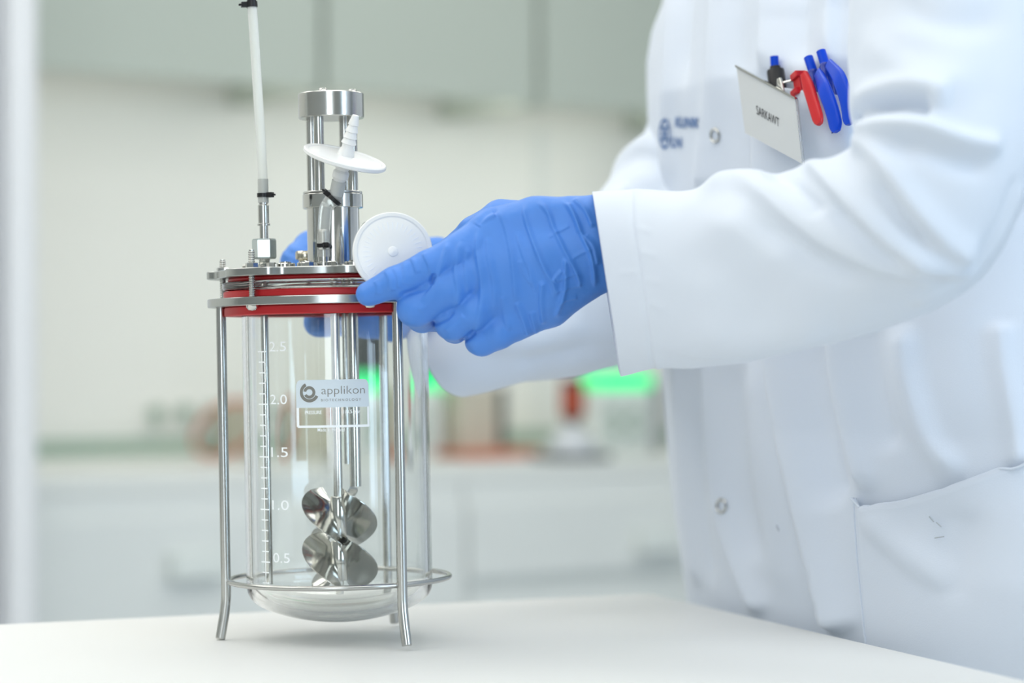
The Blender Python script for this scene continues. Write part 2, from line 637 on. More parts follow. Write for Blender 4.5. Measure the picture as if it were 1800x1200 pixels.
S_MID = B0 + .005
bench_unit('base_cabinet', S_MID, S_GAP, s_at(347, -.03) - (S_GAP + S_MID) / 2, 'pale grey base cabinet with a single door, seen behind the glass vessel')
bench_unit('base_cabinet', S_GAP, S_GAP + 0.90, 'drawers', 'pale grey drawer cabinet under the worktop beside the white coat')
bench_unit('base_cabinet', S_GAP + .90, S_GAP + 1.8, 'drawers', 'drawer cabinet hidden behind the person in the white coat')

# wall cabinets
ZU = z_at(130, 128, 0.40)
gaps = [s_at(568, .40), s_at(948, .40)]
wd = gaps[1] - gaps[0]
for s0, s1, lb in ((B0 + .01, gaps[0], 'grey-green wall cabinet above the bench, nearest the pillar'),
                   (gaps[0], gaps[1], 'grey-green wall cabinet above the bench, behind the steel column'),
                   (gaps[1], gaps[1] + wd, 'grey-green wall cabinet above the bench, next to the coat shoulder'),
                   (gaps[1] + wd, gaps[1] + 2 * wd, 'grey-green wall cabinet hidden behind the white coat')):
    r = empty('wall_cabinet', bench((s0 + s1) / 2, .585, ZU), (0, 0, math.atan2(TB.y, TB.x)))
    MB().box((0, .01, .39), (s1 - s0 - .003, .34, .66)).box((-(s1 - s0) / 2 + .012, .01, .03), (.021, .34, .062)).box(((s1 - s0) / 2 - .012, .01, .03), (.021, .34, .062)).build('body', M_UPPER, r, smooth=False)
    dr = MB().box((0, -.175, .36), (s1 - s0 - .016, .02, .715)).build('door', M_UPPER, r, smooth=False, bevel=.002)
    tag(r, lb, 'cabinet', 'wall cabinets above the far bench')
for k, (s0, s1) in enumerate(((B0 + .02, gaps[0] - .01), (gaps[0] + .01, gaps[1] - .01), (gaps[1] + .01, gaps[1] + wd))):  # unseen lamps added to brighten the back wall, hidden behind the doors
    c = bench((s0 + s1) / 2, .45, ZU + .048)
    r = empty('added_strip_lamp', c, (0, 0, math.atan2(TB.y, TB.x)))
    MB().box((0, 0, .006), (s1 - s0 - .09, .05, .018)).build('housing', M_WFRAME, r, smooth=False)
    MB().box((0, 0, -.005), (s1 - s0 - .12, .04, .004)).build('diffuser', M_LAMP, r, smooth=False)
    area_light('added_strip_light', c - Vector((0, 0, .012)), s1 - s0 - .12, .04, STRIP, (1.0, .97, .90), (NB.x * .35, NB.y * .35, -1))
    tag(r, ('unseen strip lamp added under the wall cabinet nearest the pillar', 'unseen strip lamp added under the wall cabinet behind the steel column', 'unseen strip lamp added under the wall cabinet next to the coat')[k], 'lamp', 'added strip lamps under the wall cabinets')
# joint strip on the back wall and cable duct behind the worktop
struct(bbox(MB(), s_at(952, .77) - .012, s_at(952, .77) + .012, .770, .779, 0.9, ZU), 'trim_2', M_CAB, smooth=False)
struct(bbox(MB(), B0, ROOM_S1, .755, .779, 0.90, 0.935), 'trim_3', M_SOCK, smooth=False)


def wall_socket(px, py, lb):
    d = .765
    s, z = s_at(px, d), z_at(px, py, d)
    r = empty('wall_socket', bench(s, ROOM_D1, z), (0, 0, math.atan2(TB.y, TB.x)))
    MB().box((0, -.006, 0), (.055, .012, .055)).build('plate', M_WALL, r, smooth=False, bevel=.003)
    MB().lathe([(0.0001, 0), (.019, 0), (.019, .006), (.015, .006), (.014, .001), (.0001, .001)], 20, (0, -.012, 0), Matrix.Rotation(PI / 2, 3, 'X')).build('outlet', M_SOCK, r)
    tag(r, lb, 'socket', 'wall sockets behind the far bench')


wall_socket(275, 728, 'pale green wall socket, nearest the pillar of three')
wall_socket(325, 726, 'pale green wall socket, middle of three in a row')
wall_socket(375, 724, 'pale green wall socket, nearest the glass vessel of three')


def controller(px0, px1, d, ztop_px, lb, screen, dark_side):
    """bench controller with a lit green band: box, band, four dials"""
    s0, s1 = s_at(px0, d), s_at(px1, d)
    pm = (px0 + px1) / 2
    W = s1 - s0
    r = empty('bench_controller', bench((s0 + s1) / 2, d, .9005), (0, 0, math.atan2(TB.y, TB.x)))
    zt = z_at(pm, ztop_px, d) - .90
    dep = .07
    MB().box((0, dep / 2, zt / 2), (W, dep, zt)).build('housing', M_WHITE, r, smooth=False, bevel=.006)
    MB().box((0, dep / 2 - .004, zt + .018), (W * 1.02, dep, .034)).build('led_band', M_GREEN, r, smooth=False, bevel=.008)
    for i, (fx, fz) in enumerate(((-.22, .62), (.16, .62), (-.22, .34), (.16, .34))):
        MB().lathe([(.0001, -.012), (.013, -.012), (.015, 0), (.0001, 0)], 20, (fx * W, -.001, fz * zt), Matrix.Rotation(-PI / 2, 3, 'X')).build('dial', M_SOCK, r)
    if screen:
        MB().box((0, dep / 2, zt + .036 + .045), (W * .92, .10, .09)).build('screen_box', M_DARK, r, smooth=False, bevel=.01)
    if dark_side:
        MB().box((W / 2 + .018, dep / 2, zt / 2 + .005), (.034, dep * .9, zt + .01)).build('side_panel', M_GREY, r, smooth=False, bevel=.003)
    tag(r, lb, 'controller', 'bench controllers with green light bands')
    return zt


controller(662, 778, .30, 686, 'white bench controller with green light band, seen through the glass vessel', True, False)
controller(1048, 1146, .30, 684, 'white bench controller with green light band, half hidden by the near sleeve', False, True)


def stirrer(px, py0, py1, wpx, d, lb):
    """red-brown motor on a stand with dark caps and foot"""
    s = s_at(px, d)
    P = bench(s, d)
    k = P.y / FPX
    r = empty('stirrer_motor', (P.x, P.y, .9005), (0, 0, math.atan2(TB.y, TB.x)))
    z0, z1 = z_at(px, py1, d) - .9005, z_at(px, py0, d) - .9005
    rr = wpx / 2 * k
    h = z1 - z0
    MB().lathe([(.0001, z0 + .15 * h), (rr, z0 + .15 * h), (rr * 1.03, z0 + .2 * h), (rr * 1.03, z0 + .8 * h), (rr, z0 + .85 * h), (.0001, z0 + .85 * h)], 28).build('motor_body', M_REDMOT, r)
    MB().lathe([(.0001, z0 + .85 * h), (rr * .95, z0 + .85 * h), (rr * .95, z1), (.0001, z1)], 28).build('top_cap', M_DARK, r)
    MB().lathe([(.0001, z0), (rr * .6, z0), (rr * .95, z0 + .15 * h), (.0001, z0 + .15 * h)], 28).build('lower_cap', M_DARK, r)
    MB().lathe([(.0001, .01), (.006, .01), (.006, z0), (.0001, z0)], 12).build('shaft', M_STEEL, r)
    MB().lathe([(.0001, 0), (rr * 1.6, 0), (rr * 1.6, .008), (.02, .012), (.0001, .012)], 28).build('foot', M_GREY, r)
    tag(r, lb, 'motor', 'red stirrer motors on the far bench')


stirrer(1006, 664, 742, 42, .17, 'red-brown stirrer motor with dark caps, left of the white controller at the coat')
stirrer(584, 700, 748, 38, .18, 'red-brown stirrer motor seen through the label of the glass vessel')

# pale round vessel on a dark base plate under the motor
dF, pF = .06, 1003
r = empty('round_jar', bench(s_at(pF, dF), dF, .9005))
MB().box((0, 0, .006), (.125, .11, .012), RB).build('base_plate', M_DARK, r, smooth=False, bevel=.003)
MB().lathe([(.0001, .012), (.050, .012), (.052, .022), (.036, .050), (.022, .062), (.022, .068), (.0001, .068)], 32).build('jar_body', mat('jar_grey', (.60, .63, .66), .3, 0, 10, .02, coat=.3), r)
tag(r, 'pale grey conical jar on a dark base plate, below the red motor', 'jar')
# beige instrument with dark post and rusty tray
dI, pI = .26, 842
r = empty('bench_instrument', bench(s_at(pI, dI), dI, .9005), (0, 0, math.atan2(TB.y, TB.x)))
zt = z_at(pI, 680, dI) - .9
MB().box((0, .09, zt / 2 + .006), (.10, .18, zt - .012)).build('housing', M_BEIGE, r, smooth=False, bevel=.006)
MB().box((.075, .05, zt / 2), (.024, .05, zt)).build('post', M_DARK, r, smooth=False, bevel=.004)
MB().box((.01, -.02, .009), (.19, .11, .018)).build('tray', M_ORANGE, r, smooth=False, bevel=.004)
tag(r, 'beige bench instrument with a dark post and rust-coloured tray', 'instrument')
# orange tubing loop lying against the wall behind the vessel
dO = .36
pts = []
for i in range(40):
    a = 2 * PI * i / 40
    pts.append(bench(s_at(420, dO) + .068 * math.cos(a), dO + .10 * (0.5 - 0.5 * math.sin(a)), .963 + .055 * math.sin(a)))
o = MB().tube(pts, .0058, 10, closed=True).build('tubing_loop', M_ORANGE)
tag(o, 'loop of orange tubing lying on the worktop behind the steel leg', 'tubing')
o = MB().box(bench(s_at(540, .5), .62, .955), (.18, .2, .108), RB).build('equipment_case', M_BEIGE, None, smooth=False, bevel=.01)
tag(o, 'low beige equipment case on the far bench, seen through the glass vessel', 'case')

# ================================================================== LAB TABLE
TR, TBK = Vector((0.344, -0.939, 0)), Vector((-0.9037, -0.4282, 0))
CORN = Vector((0.121, 2.128, 0))
table = empty('lab_table', (CORN.x, CORN.y, 0))


def tpt(a, b, z):
    p = TBK * a + TR * b
    return Vector((p.x, p.y, z))


def table_outline(ins, rc=.012):
    A, B, Cc, Dd = tpt(ins, ins, 0), tpt(1.9 - ins, ins, 0), tpt(1.9 - ins, .82 - ins, 0), tpt(ins, .82 - ins, 0)
    out = []
    P = [A, B, Cc, Dd]
    for i in range(4):
        p, q, n = P[i], P[i - 1], P[(i + 1) % 4]
        u, v = (q - p).normalized(), (n - p).normalized()
        for t in np.linspace(0, 1, 6):
            a = p + u * rc * (1 - t) ** 2 + v * rc * t ** 2
            out.append(a)
    return out


tv, tf = [], []
rings = [(0.004, .870), (0.0, .872), (0.0, .8985), (0.0012, .90)]
for ins, z in rings:
    tv += [(p.x, p.y, z) for p in table_outline(ins)]
n = 24
for i in range(3):
    for j in range(n):
        tf.append((i * n + j, i * n + (j + 1) % n, (i + 1) * n + (j + 1) % n, (i + 1) * n + j))
tf += [tuple(range(n)), tuple(range(3 * n, 4 * n))]
MB().add(tv, tf).build('table_top', M_TABLE, table, smooth=False)
RT = Matrix((-TBK, Vector((-TBK.y, TBK.x, 0)) * -1, Vector((0, 0, 1)))).transposed()
for a, b in ((.12, .10), (1.78, .10), (.12, .72), (1.78, .72)):
    MB().box(tpt(a, b, .4345), (.045, .045, .869), RT).build('leg', M_GREY, table, smooth=False, bevel=.003)
fr = MB()
for b in (.10, .72):
    fr.box((tpt(.15, b, .845) + tpt(1.75, b, .845)) / 2, (1.6, .03, .048), RT)
fr.build('frame', M_GREY, table, smooth=False)
tag(table, 'white laminate laboratory table that carries the glass bioreactor', 'table')

# ================================================================== BIOREACTOR
S = 1.785 / FPX                                   # one photo pixel at the vessel axis, in metres
TILT = math.radians(-1.05)
bio = empty('bioreactor', (-301 * S, 1.785, .9018), (0, TILT, 0))
tag(bio, 'glass stirred-tank bioreactor in a three-legged steel stand with red gasket and steel head', 'bioreactor')


def L(u, d, v):
    """vessel space: u to the side, d towards the camera, v up, in pixels"""
    return Vector((u * S, -d * S, v * S))


def ring_prof(r0, r1, z0, z1, e=1.0):
    return [(r * S, z * S) for r, z in ((r0, z0 + e), (r0 + e, z0), (r1 - e, z0), (r1, z0 + e), (r1, z1 - e), (r1 - e, z1), (r0 + e, z1), (r0, z1 - e))]


def disc_prof(r, z0, z1, e=1.0):
    return [(.0001 * S, z0 * S), ((r - e) * S, z0 * S), (r * S, (z0 + e) * S), (r * S, (z1 - e) * S), ((r - e) * S, z1 * S), (.0001 * S, z1 * S)]


# ---- stand
stand = MB().lathe(ring_prof(170, 222, 581, 595), 128, closed=True).build('stand', M_PLATE, bio)
LEG_A = [math.radians(a) for a in (184, 306, 66)]     # left, front right, back right
for a in LEG_A:
    ca, sa = math.cos(a), math.sin(a)
    pts, R = [], 199
    for v, r in ((581, R), (400, R), (200, R), (110, R), (85, R), (70, R + .5), (56, R + 2), (42, R + 4), (26, R + 7), (10, R + 10), (1.5, R + 11.5)):
        pts.append(L(r * ca, -r * sa, v))
    pts2 = [Vector(p) for p in crom([tuple(p) for p in pts], 50)]
    rr = [8.8 * S] * 49 + [8.0 * S]
    MB().tube(pts2, rr, 20).build('leg', M_LEG, stand)
hoop = MB().tube([L(193 * math.cos(2 * PI * i / 96), 193 * math.sin(2 * PI * i / 96), 103) for i in range(96)], 4.6 * S, 14, closed=True)
hoop.build('hoop', M_LEG, stand)
STUD = [math.radians(a) for a in (170, 231, 291, 350, 50, 110)]
for a in STUD:
    x, y = 203 * math.cos(a), 203 * math.sin(a)
    c = L(x, -y, 0)
    MB().lathe([(.0001, 581 * S), (11 * S, 581 * S), (10.5 * S, 577 * S), (7 * S, 573 * S), (.0001, 571.5 * S)], 24, c).build('cap_nut', M_POL, stand)
# ---- red gaskets
g = MB().lathe(ring_prof(172, 194, 595.2, 608, 2), 96, closed=True).build('gasket', M_RED, bio)
MB().lathe(ring_prof(172, 193, 565, 580.8, 2), 96, closed=True).build('lower_lip', M_RED, g)
MB().lathe(ring_prof(150, 186, 624, 630.8, 2), 96, closed=True).build('seal_ring', M_RED, g)
# ---- glass vessel: cylinder with flange and dished bottom
Ro, th = 163, 11
prof = []
kn, zb, zc = 62, 28, 86


def dish(R, zbot, zcyl, kr, n=12):
    out = []
    crown = R * 2.1
    for i in range(n * 2):
        x = (R - kr * .62) * i / (n * 2 - 1)
        out.append((x, zbot + crown - math.sqrt(crown * crown - x * x)))
    x0, z0 = out[-1]
    for i in range(1, n + 1):
        t = i / n
        sl = x0 / math.sqrt(crown * crown - x0 * x0)
        p1 = (R, z0 + sl * (R - x0))
        a, b, c = (1 - t) ** 2, 2 * t * (1 - t), t * t
        out.append((a * x0 + b * p1[0] + c * R, a * z0 + b * p1[1] + c * zcyl))
    return out


outer = dish(Ro, 27, 94, 60)
inner = dish(Ro - th, 27 + th, 100, 56)
prof = outer + [(Ro, 98), (Ro, 102), (Ro, 300), (Ro, 580), (Ro, 585), (163.3, 590), (164.6, 596), (167.5, 602), (172, 606), (180, 609), (193, 610), (196, 613), (196, 621), (193, 623.5), (Ro - th + 5, 623.5), (Ro - th + 2, 622.6), (Ro - th + .5, 620.5), (Ro - th, 617.5), (Ro - th, 614), (Ro - th, 610), (Ro - th, 300), (Ro - th, 110), (Ro - th, 105)] + inner[::-1]
prof = [(max(r, .0001) * S, z * S) for r, z in prof]
glass = MB().lathe(prof, 160).build('glass_vessel', M_GLASS, bio, angle=60)


def on_glass(x, z, lift=.25):
    """arc position x and height z (pixels) on the front of the glass"""
    R = Ro + lift
    return Vector((R * math.sin(x / R), -R * math.cos(x / R), z)) * S


def glass_quads(name, quads, m, parent, lift=.25):
    v, f = [], []
    for x0, x1, z0, z1 in quads:
        k = max(1, int(abs(x1 - x0) / 6))
        o = len(v)
        for i in range(k + 1):
            x = x0 + (x1 - x0) * i / k
            v += [on_glass(x, z0, lift), on_glass(x, z1, lift)]
        f += [(o + 2 * i, o + 2 * i + 2, o + 2 * i + 3, o + 2 * i + 1) for i in range(k)]
    mb = MB()
    mb.v, mb.f = [tuple(p) for p in v], f
    return mb.build(name, m, parent)


def glass_text(name, s, x, z, w, h, m, parent, lift=.3, bold=0.0, spacing=1.0):
    X, Y, F = text_mesh(s, w, h, bold, spacing)
    mb = MB()
    mb.v = [tuple(on_glass(x + a, z + b, lift)) for a, b in zip(X, Y)]
    mb.f = F
    return mb.build(name, m, parent)


def arc(u):
    return Ro * math.asin(max(-1, min(1, u / Ro)))


# volume scale
XS = arc(-118)


def vz(y):
    return 497.6 - (y - 625) / 1.037


quads = [(XS - 1.3, XS + 1.3, vz(1030), vz(620))]
for i in range(0, 23):
    z = vz(620 + i * 18.65)
    wd2 = (12 if i % 5 == 0 else 9)
    quads.append((XS - wd2, XS + wd2, z - 1.15, z + 1.15))
scale = glass_quads('volume_scale', quads, M_PRINT, glass)
for i, s in enumerate(('2.5', '2.0', '1.5', '1.0', '0.5')):
    glass_text('numeral', s, arc(-89), vz(611.5 + i * 93.2), 36, 16.5, M_PRINT, scale)
# printed label
LX0, LX1 = arc(-57), arc(66)
lab = MB()
nv = 40
for i in range(nv + 1):
    x = LX0 + (LX1 - LX0) * i / nv
    e = min(x - LX0, LX1 - x)
    rc = 9
    top = 453 - (rc - math.sqrt(max(0, rc * rc - (rc - e) ** 2)) if e < rc else 0)
    lab.v += [tuple(on_glass(x, 406, .25)), tuple(on_glass(x, top, .25))]
lab.f = [(2 * i, 2 * i + 2, 2 * i + 3, 2 * i + 1) for i in range(nv)]
label = lab.build('label', M_PRINTG, glass)
glass_quads('label_frame', [(LX0, LX0 + 5, 374, 406), (LX1 - 3.5, LX1, 374, 406), (LX0 + 2, LX1, 372, 376), (.5, 3, 376, 406)], M_PRINT, label)
lift = .45
# logo: open ring around a smaller ring
lg = MB()
for (r0, r1, a0, a1) in ((11.5, 17, 115, 335), (5.5, 10.5, -150, 170)):
    k = 40
    o = len(lg.v)
    for i in range(k + 1):
        a = math.radians(a0 + (a1 - a0) * i / k)
        for r in (r0, r1):
            lg.v.append(tuple(on_glass(LX0 + 24 + r * math.cos(a), 432 + r * math.sin(a), lift)))
    lg.f += [(o + 2 * i, o + 2 * i + 2, o + 2 * i + 3, o + 2 * i + 1) for i in range(k)]
lg.build('logo', M_GREYINK, label)
glass_text('lettering', 'applikon', LX0 + 82, 433, 74, 18, M_GREYINK, label, lift, -.012)
glass_text('lettering', 'BIOTECHNOLOGY', LX0 + 78, 418.5, 68, 4.2, M_GREYINK, label, lift, 0, 1.5)
glass_text('lettering', 'PRESSURE', LX0 + 30, 398, 29, 6, M_PRINT, label, lift, .01)
glass_text('lettering', '-1/0.5 bar', LX0 + 94, 398.5, 33, 6.4, M_PRINT, label, lift, .01)
glass_text('lettering', 'Made in Holland', arc(2), 368.5, 46, 6.2, M_PRINT, label, lift, .005)

# ---- head plate with six lobes
hp = MB()
NP = 240
ring = []
for i in range(NP):
    a = 2 * PI * i / NP
    dmin = min(abs((a - s + PI) % (2 * PI) - PI) for s in STUD)
    lobe = 1 / (1 + math.exp((dmin - .27) / .02))
    ring.append((204 + 20 * lobe, a))
for z, ins in ((631, 1.2), (632, 0), (643, 0), (644.2, 1.2)):
    hp.v += [((r - ins) * math.cos(a) * S, (r - ins) * math.sin(a) * S, z * S) for r, a in ring]
for k in range(3):
    for j in range(NP):
        j2 = (j + 1) % NP
        hp.f.append((k * NP + j, k * NP + j2, (k + 1) * NP + j2, (k + 1) * NP + j))
hp.f += [tuple(range(NP)), tuple(range(3 * NP, 4 * NP))]
head = hp.build('head_plate', M_PLATE, bio, angle=30)
for i, a in enumerate(STUD):
    x, y = 203 * math.cos(a), 203 * math.sin(a)
    prof = [(.0001, 595.2)]
    z = 595.2
    top = 676 if i == 1 else 668
    while z < top - 3:
        prof += [(4.6, z), (5.7, z + 1.5), (5.7, z + 2.1), (4.6, z + 3.6)]
        z += 3.9
    prof += [(4.6, top - 1), (3.6, top), (.0001, top)]
    st = MB().lathe([(r * S, q * S) for r, q in prof], 16, L(x, -y, 0)).build('stud', M_LEG, head)
    MB().prism(6, 11 * S, 644.4 * S, 653 * S, L(x, -y, 0), a).build('nut', M_POL, st, smooth=False)
# ports and small fittings on the plate
port_spec = [(-118, 40, 'tall'), (-150, -40, 'nut'), (-78, 78, 'low'), (-40, 95, 'low'), (-55, -60, 'knob'), (-12, 75, 'fit'), (6, 120, 'bolt'),
             (42, 100, 'low'), (80, 80, 'low'), (108, 40, 'low'), (118, -20, 'nut'), (80, -90, 'nut'), (10, -125, 'nut'), (-100, -100, 'low'), (-100, 100, 'bolt'), (-34, 118, 'bolt')]
for u, d, kind in port_spec:
    c = L(u, d, 0)
    if kind == 'low':
        p = MB().lathe([(r * S, z * S) for r, z in ((.001, 644.3), (17, 644.3), (17, 653), (15.5, 654.5), (9, 654.5), (9, 657), (.001, 657))], 24, c).build('port_plug', M_POL, head)
    elif kind == 'nut':
        MB().prism(6, 16 * S, 644.3 * S, 657 * S, c, .3).build('port_nut', M_POL, head, smooth=False)
    elif kind == 'bolt':
        MB().prism(6, 8.5 * S, 644.3 * S, 655 * S, c, random.random()).build('bolt', M_POL, head, smooth=False)
    elif kind == 'knob':
        MB().lathe([(r * S, z * S) for r, z in ((.001, 644.3), (12, 644.3), (12, 664), (17, 666), (18, 668), (18, 678), (16, 681), (.001, 681))], 28, c).build('knob', mat('brassy_steel', (.62, .58, .47), .2, 1.0, 30, .05), head)

# ---- tall fitting with silicone tube
c = L(-118, 40, 0)
zf = 644.3
fit = MB().prism(6, 17 * S, zf * S, (zf + 10) * S, c, .2).build('tube_fitting', M_POL, bio, smooth=False)
MB().lathe([(r * S, z * S) for r, z in ((.001, 654), (10, 654), (9, 656), (10, 658), (9, 660), (10, 663), (10, 667), (.001, 667))], 24, c).build('neck', M_STEEL, fit)
MB().prism(6, 21 * S, 664 * S, 699 * S, c, .06, ch=.08).build('hex_nut', mat('cool_steel', (.58, .64, .64), .25, 1.0, 30, .05), fit, smooth=False)
MB().lathe([(r * S, z * S) for r, z in ((.001, 699), (7.5, 699), (7.5, 722), (11, 722), (11, 725), (9.6, 726), (9.6, 757), (8, 759), (8, 762), (6, 764), (6, 800), (.001, 800))], 24, c).build('hose_barb', M_STEEL, fit)
MB().lathe([(r * S, z * S) for r, z in ((8.1, 762), (9.4, 762), (9.2, 785), (9.2, 803), (8.1, 803))], 24, c, closed=True).build('tube_end', M_TUBE2, fit)
pts = [L(-118, 40, 762), L(-118, 40, 790), L(-119, 40, 830), L(-121, 38, 880), L(-124, 36, 940), L(-127, 33, 1000), L(-130, 30, 1060), L(-133, 28, 1112)]
cp = [Vector(p) for p in crom([tuple(p) for p in pts], 40)]
tube = MB().tube(cp, 8.4 * S, 20).build('silicone_tube', M_TUBE, bio)


def zip_tie(center, axis, r, headdir, parent, w=7):
    R = rot_frame(axis, headdir)
    mb = MB().lathe([(q * S, z * S) for q, z in ((r - .6, -w / 2), (r + 1.6, -w / 2), (r + 1.6, w / 2), (r - .6, w / 2))], 28, center, R, closed=True)
    mb.build('cable_tie', M_TIE, parent)
    hx = R @ Vector(((r + 5) * S, 0, 0))
    b = MB().box(center + hx, (11 * S, 10 * S, 9 * S), R)
    b.box(center + R @ Vector(((r + 12) * S, 0, 0)), (6 * S, 5 * S, 3.5 * S), R)
    b.build('tie_head', M_TIE, parent, bevel=.0004, smooth=False)


zip_tie(L(-118, 40, 775), (0, 0, 1), 9.2, (1, -.5, 0), tube)
zip_tie(cp[-1] - Vector((0, 0, 3 * S)), (cp[-1] - cp[-2]), 8.4, (-1, -.3, 0), tube, 10)
MB().tube([cp[-1], cp[-1] + (cp[-1] - cp[-2]) * 1.2], 8 * S, 16).build('end_plug', M_TIE, tube)

# ---- drive column
col = MB().lathe([(r * S, z * S) for r, z in ((.001, 644.3), (57, 644.3), (57, 651), (55, 652.5), (46, 652.5), (46, 752), (.001, 752))], 96, (0, 0, 0)).build('drive_column', M_POL, bio)
MB().lathe(disc_prof(53, 752, 777, 1.2), 96).build('flange', M_POL, col)
MB().lathe(disc_prof(52, 777.2, 781.5, 1.0), 96).build('flange_ring', M_STEEL, col)
for a in (62, 152, 242, 332):
    a = math.radians(a)
    MB().lathe([(r * S, z * S) for r, z in ((.001, 781), (9, 781), (9, 911), (.001, 911))], 28, L(42 * math.cos(a), -42 * math.sin(a), 0)).build('pillar_rod', M_STEEL, col)
MB().lathe(disc_prof(57.5, 910, 954, 1.5), 96).build('top_block', M_STEEL, col)
for a in (62, 152, 242, 332):
    a = math.radians(a + 12)
    MB().lathe([(r * S, z * S) for r, z in ((.001, 954), (8, 954), (8, 957), (6, 960), (3, 960), (3, 957.5), (.001, 957.5))], 20, L(40 * math.cos(a), -40 * math.sin(a), 0)).build('screw', M_POL, col)

# ---- shaft, dip tubes and impellers
shaft = MB().lathe([(r * S, z * S) for r, z in ((.001, 60), (7, 60), (7, 200), (8, 200), (8, 631), (.001, 631))], 32).build('stirrer_shaft', M_POL, bio)


def dip(u, d, z0, r, name='dip_tube'):
    MB().lathe([(q * S, z * S) for q, z in ((r - 2, z0 + .01), (r, z0), (r, 631), (r - 2, 631))], 24, L(u, d, 0), closed=True).build(name, M_POL, bio)


dip(29, -30, 262, 10)
dip(-124, 6, 95, 7)
dip(12, -70, 300, 5)


def impeller(z0, phase):
    hub = MB().lathe([(r * S, z * S) for r, z in ((7.2, z0 - 32), (13, z0 - 32), (14, z0 - 30), (14, z0 + 36), (13, z0 + 38), (7.2, z0 + 38))], 40, closed=True).build('impeller', M_POL, bio)
    for b in range(3):
        v, f = [], []
        nu, nr = 26, 12
        for side in (0, 1):
            for i in range(nu + 1):
                t = i / nu
                for j in range(nr + 1):
                    q = j / nr
                    # blade outline: rounded towards the tip
                    sp = (1 - abs(2 * t - 1) ** 2.6) ** (1 / 2.6) if 0 < t < 1 else 0
                    r = 12 + (68 - 12) * q * (0.30 + 0.70 * sp)
                    th_ = phase + b * 2 * PI / 3 + math.radians(126) * (t - .5) * (0.88 + .12 * q)
                    z = z0 + 53 * (1 - 2 * t) * (0.55 + 0.45 * q) + (1.1 if side else -1.1)
                    v.append((r * math.cos(th_) * S, r * math.sin(th_) * S, z * S))
        N = (nu + 1) * (nr + 1)
        for side in (0, 1):
            for i in range(nu):
                for j in range(nr):
                    a = side * N + i * (nr + 1) + j
                    f.append((a, a + 1, a + nr + 2, a + nr + 1))
        bd = [i * (nr + 1) + nr for i in range(nu + 1)]
        bd = [j for j in range(nr)] + bd + [nu * (nr + 1) + j for j in range(nr - 1, -1, -1)]
        for a, c2 in zip(bd[:-1], bd[1:]):
            f.append((a, c2, c2 + N, a + N))
        MB().add(v, f).build('blade', M_POL, hub, angle=50)


impeller(209, math.radians(228))
impeller(131, math.radians(224))

# ---- first vent filter: tilted disc on a flexible tube
BIOM = Matrix.Translation(bio.location) @ Matrix.Rotation(TILT, 4, 'Y')
BIOI = BIOM.inverted()


def LA(px, py, d):
    return BIOI @ at(px, py, 1.785 - d * S)


def filter_disc(name, center, axis, R, parent):
    M = rot_frame(axis)
    k = S
    pr = [(.001, -7), (R * .55, -7), (R * .82, -5), (R * .86, -3.2), (R * .97, -3.2), (R, -1.6), (R, 3.4), (R * .975, 5), (R * .90, 5), (R * .87, 3.2), (R * .80, 4.2), (R * .5, 6.2), (.001, 7)]
    return MB().lathe([(r * k, z * k) for r, z in pr], 96, center, M).build(name, M_FILT, parent), M


C1 = LA(606, 279, 90)
ax1 = Vector((.275, -.25, .93)).normalized()
f1, M1 = filter_disc('vent_filter', C1, ax1, 73, bio)
stem = [(.001, 6), (15, 6), (13, 16), (10.5, 20), (10.5, 26), (13.5, 28), (10, 37), (12.5, 38), (9, 48), (11.5, 49), (7.5, 60), (9.5, 61), (6.5, 74), (5.5, 78), (.001, 78)]
MB().lathe([(r * S, z * S) for r, z in stem], 28, C1, M1).build('barbed_stem', M_FILT, f1)
st2 = [(.001, -6), (15, -6), (13, -16), (11, -20), (14, -24), (14, -34), (11, -38), (9, -66), (.001, -66)]
MB().lathe([(r * S, z * S) for r, z in st2], 28, C1, M1).build('lower_stem', M_FILT, f1)
pts = [C1 - ax1 * 40 * S, C1 - ax1 * 70 * S, L(-6, 73, 752), L(-10, 74, 720), L(-12, 75, 690), L(-12, 75, 664)]
cp = [Vector(p) for p in crom([tuple(p) for p in pts], 40)]
t1 = MB().tube(cp, [12.5 * S] * 14 + [11 * S] * 26, 20).build('filter_tube', M_TUBE2, bio)
zip_tie(cp[9], cp[8] - cp[10], 13.0, (-1, -.4, .25), t1)
zip_tie(L(-12, 75, 684), (0, 0, 1), 11, (.3, -1, 0), t1, 6)
MB().lathe([(r * S, z * S) for r, z in ((.001, 644.3), (13, 644.3), (13, 655), (9.5, 656), (9.5, 676), (10.3, 677), (9.5, 680), (9.5, 706), (8, 712), (.001, 712))], 24, L(-12, 75, 0)).build('tube_nipple', M_STEEL, head)

# ---- second vent filter: disc turned to the camera
C2 = LA(690, 443, 226)
ax2 = Vector((.16, -.96, .10)).normalized()
f2, M2 = filter_disc('vent_filter', C2, ax2, 67, bio)
ribs = MB()
for i in range(36):
    a = 2 * PI * i / 36
    p = Vector((math.cos(a), math.sin(a), 0))
    ribs.tube([C2 + M2 @ (p * 9 * S + Vector((0, 0, 6.2 * S))), C2 + M2 @ (p * 50 * S + Vector((0, 0, 5.0 * S)))], .55 * S, 6)
rb = ribs.build('rib_pattern', M_FILT2, f2)
rb['kind'] = 'stuff'
MB().lathe([(r * S, z * S) for r, z in ((.001, 6), (9, 6), (8, 8.5), (4, 9.5), (.001, 10))], 24, C2, M2).build('inlet_hub', M_FILT, f2)
MB().lathe([(r * S, z * S) for r, z in ((.001, -6), (24, -6), (22, -24), (22, -40), (14, -44), (11, -70), (.001, -70))], 28, C2 + Vector((-26 * S, 0, 20 * S)), M2).build('outlet_stem', mat('cream_plastic', (.72, .72, .64), .35, 0, 30, .03), f2)
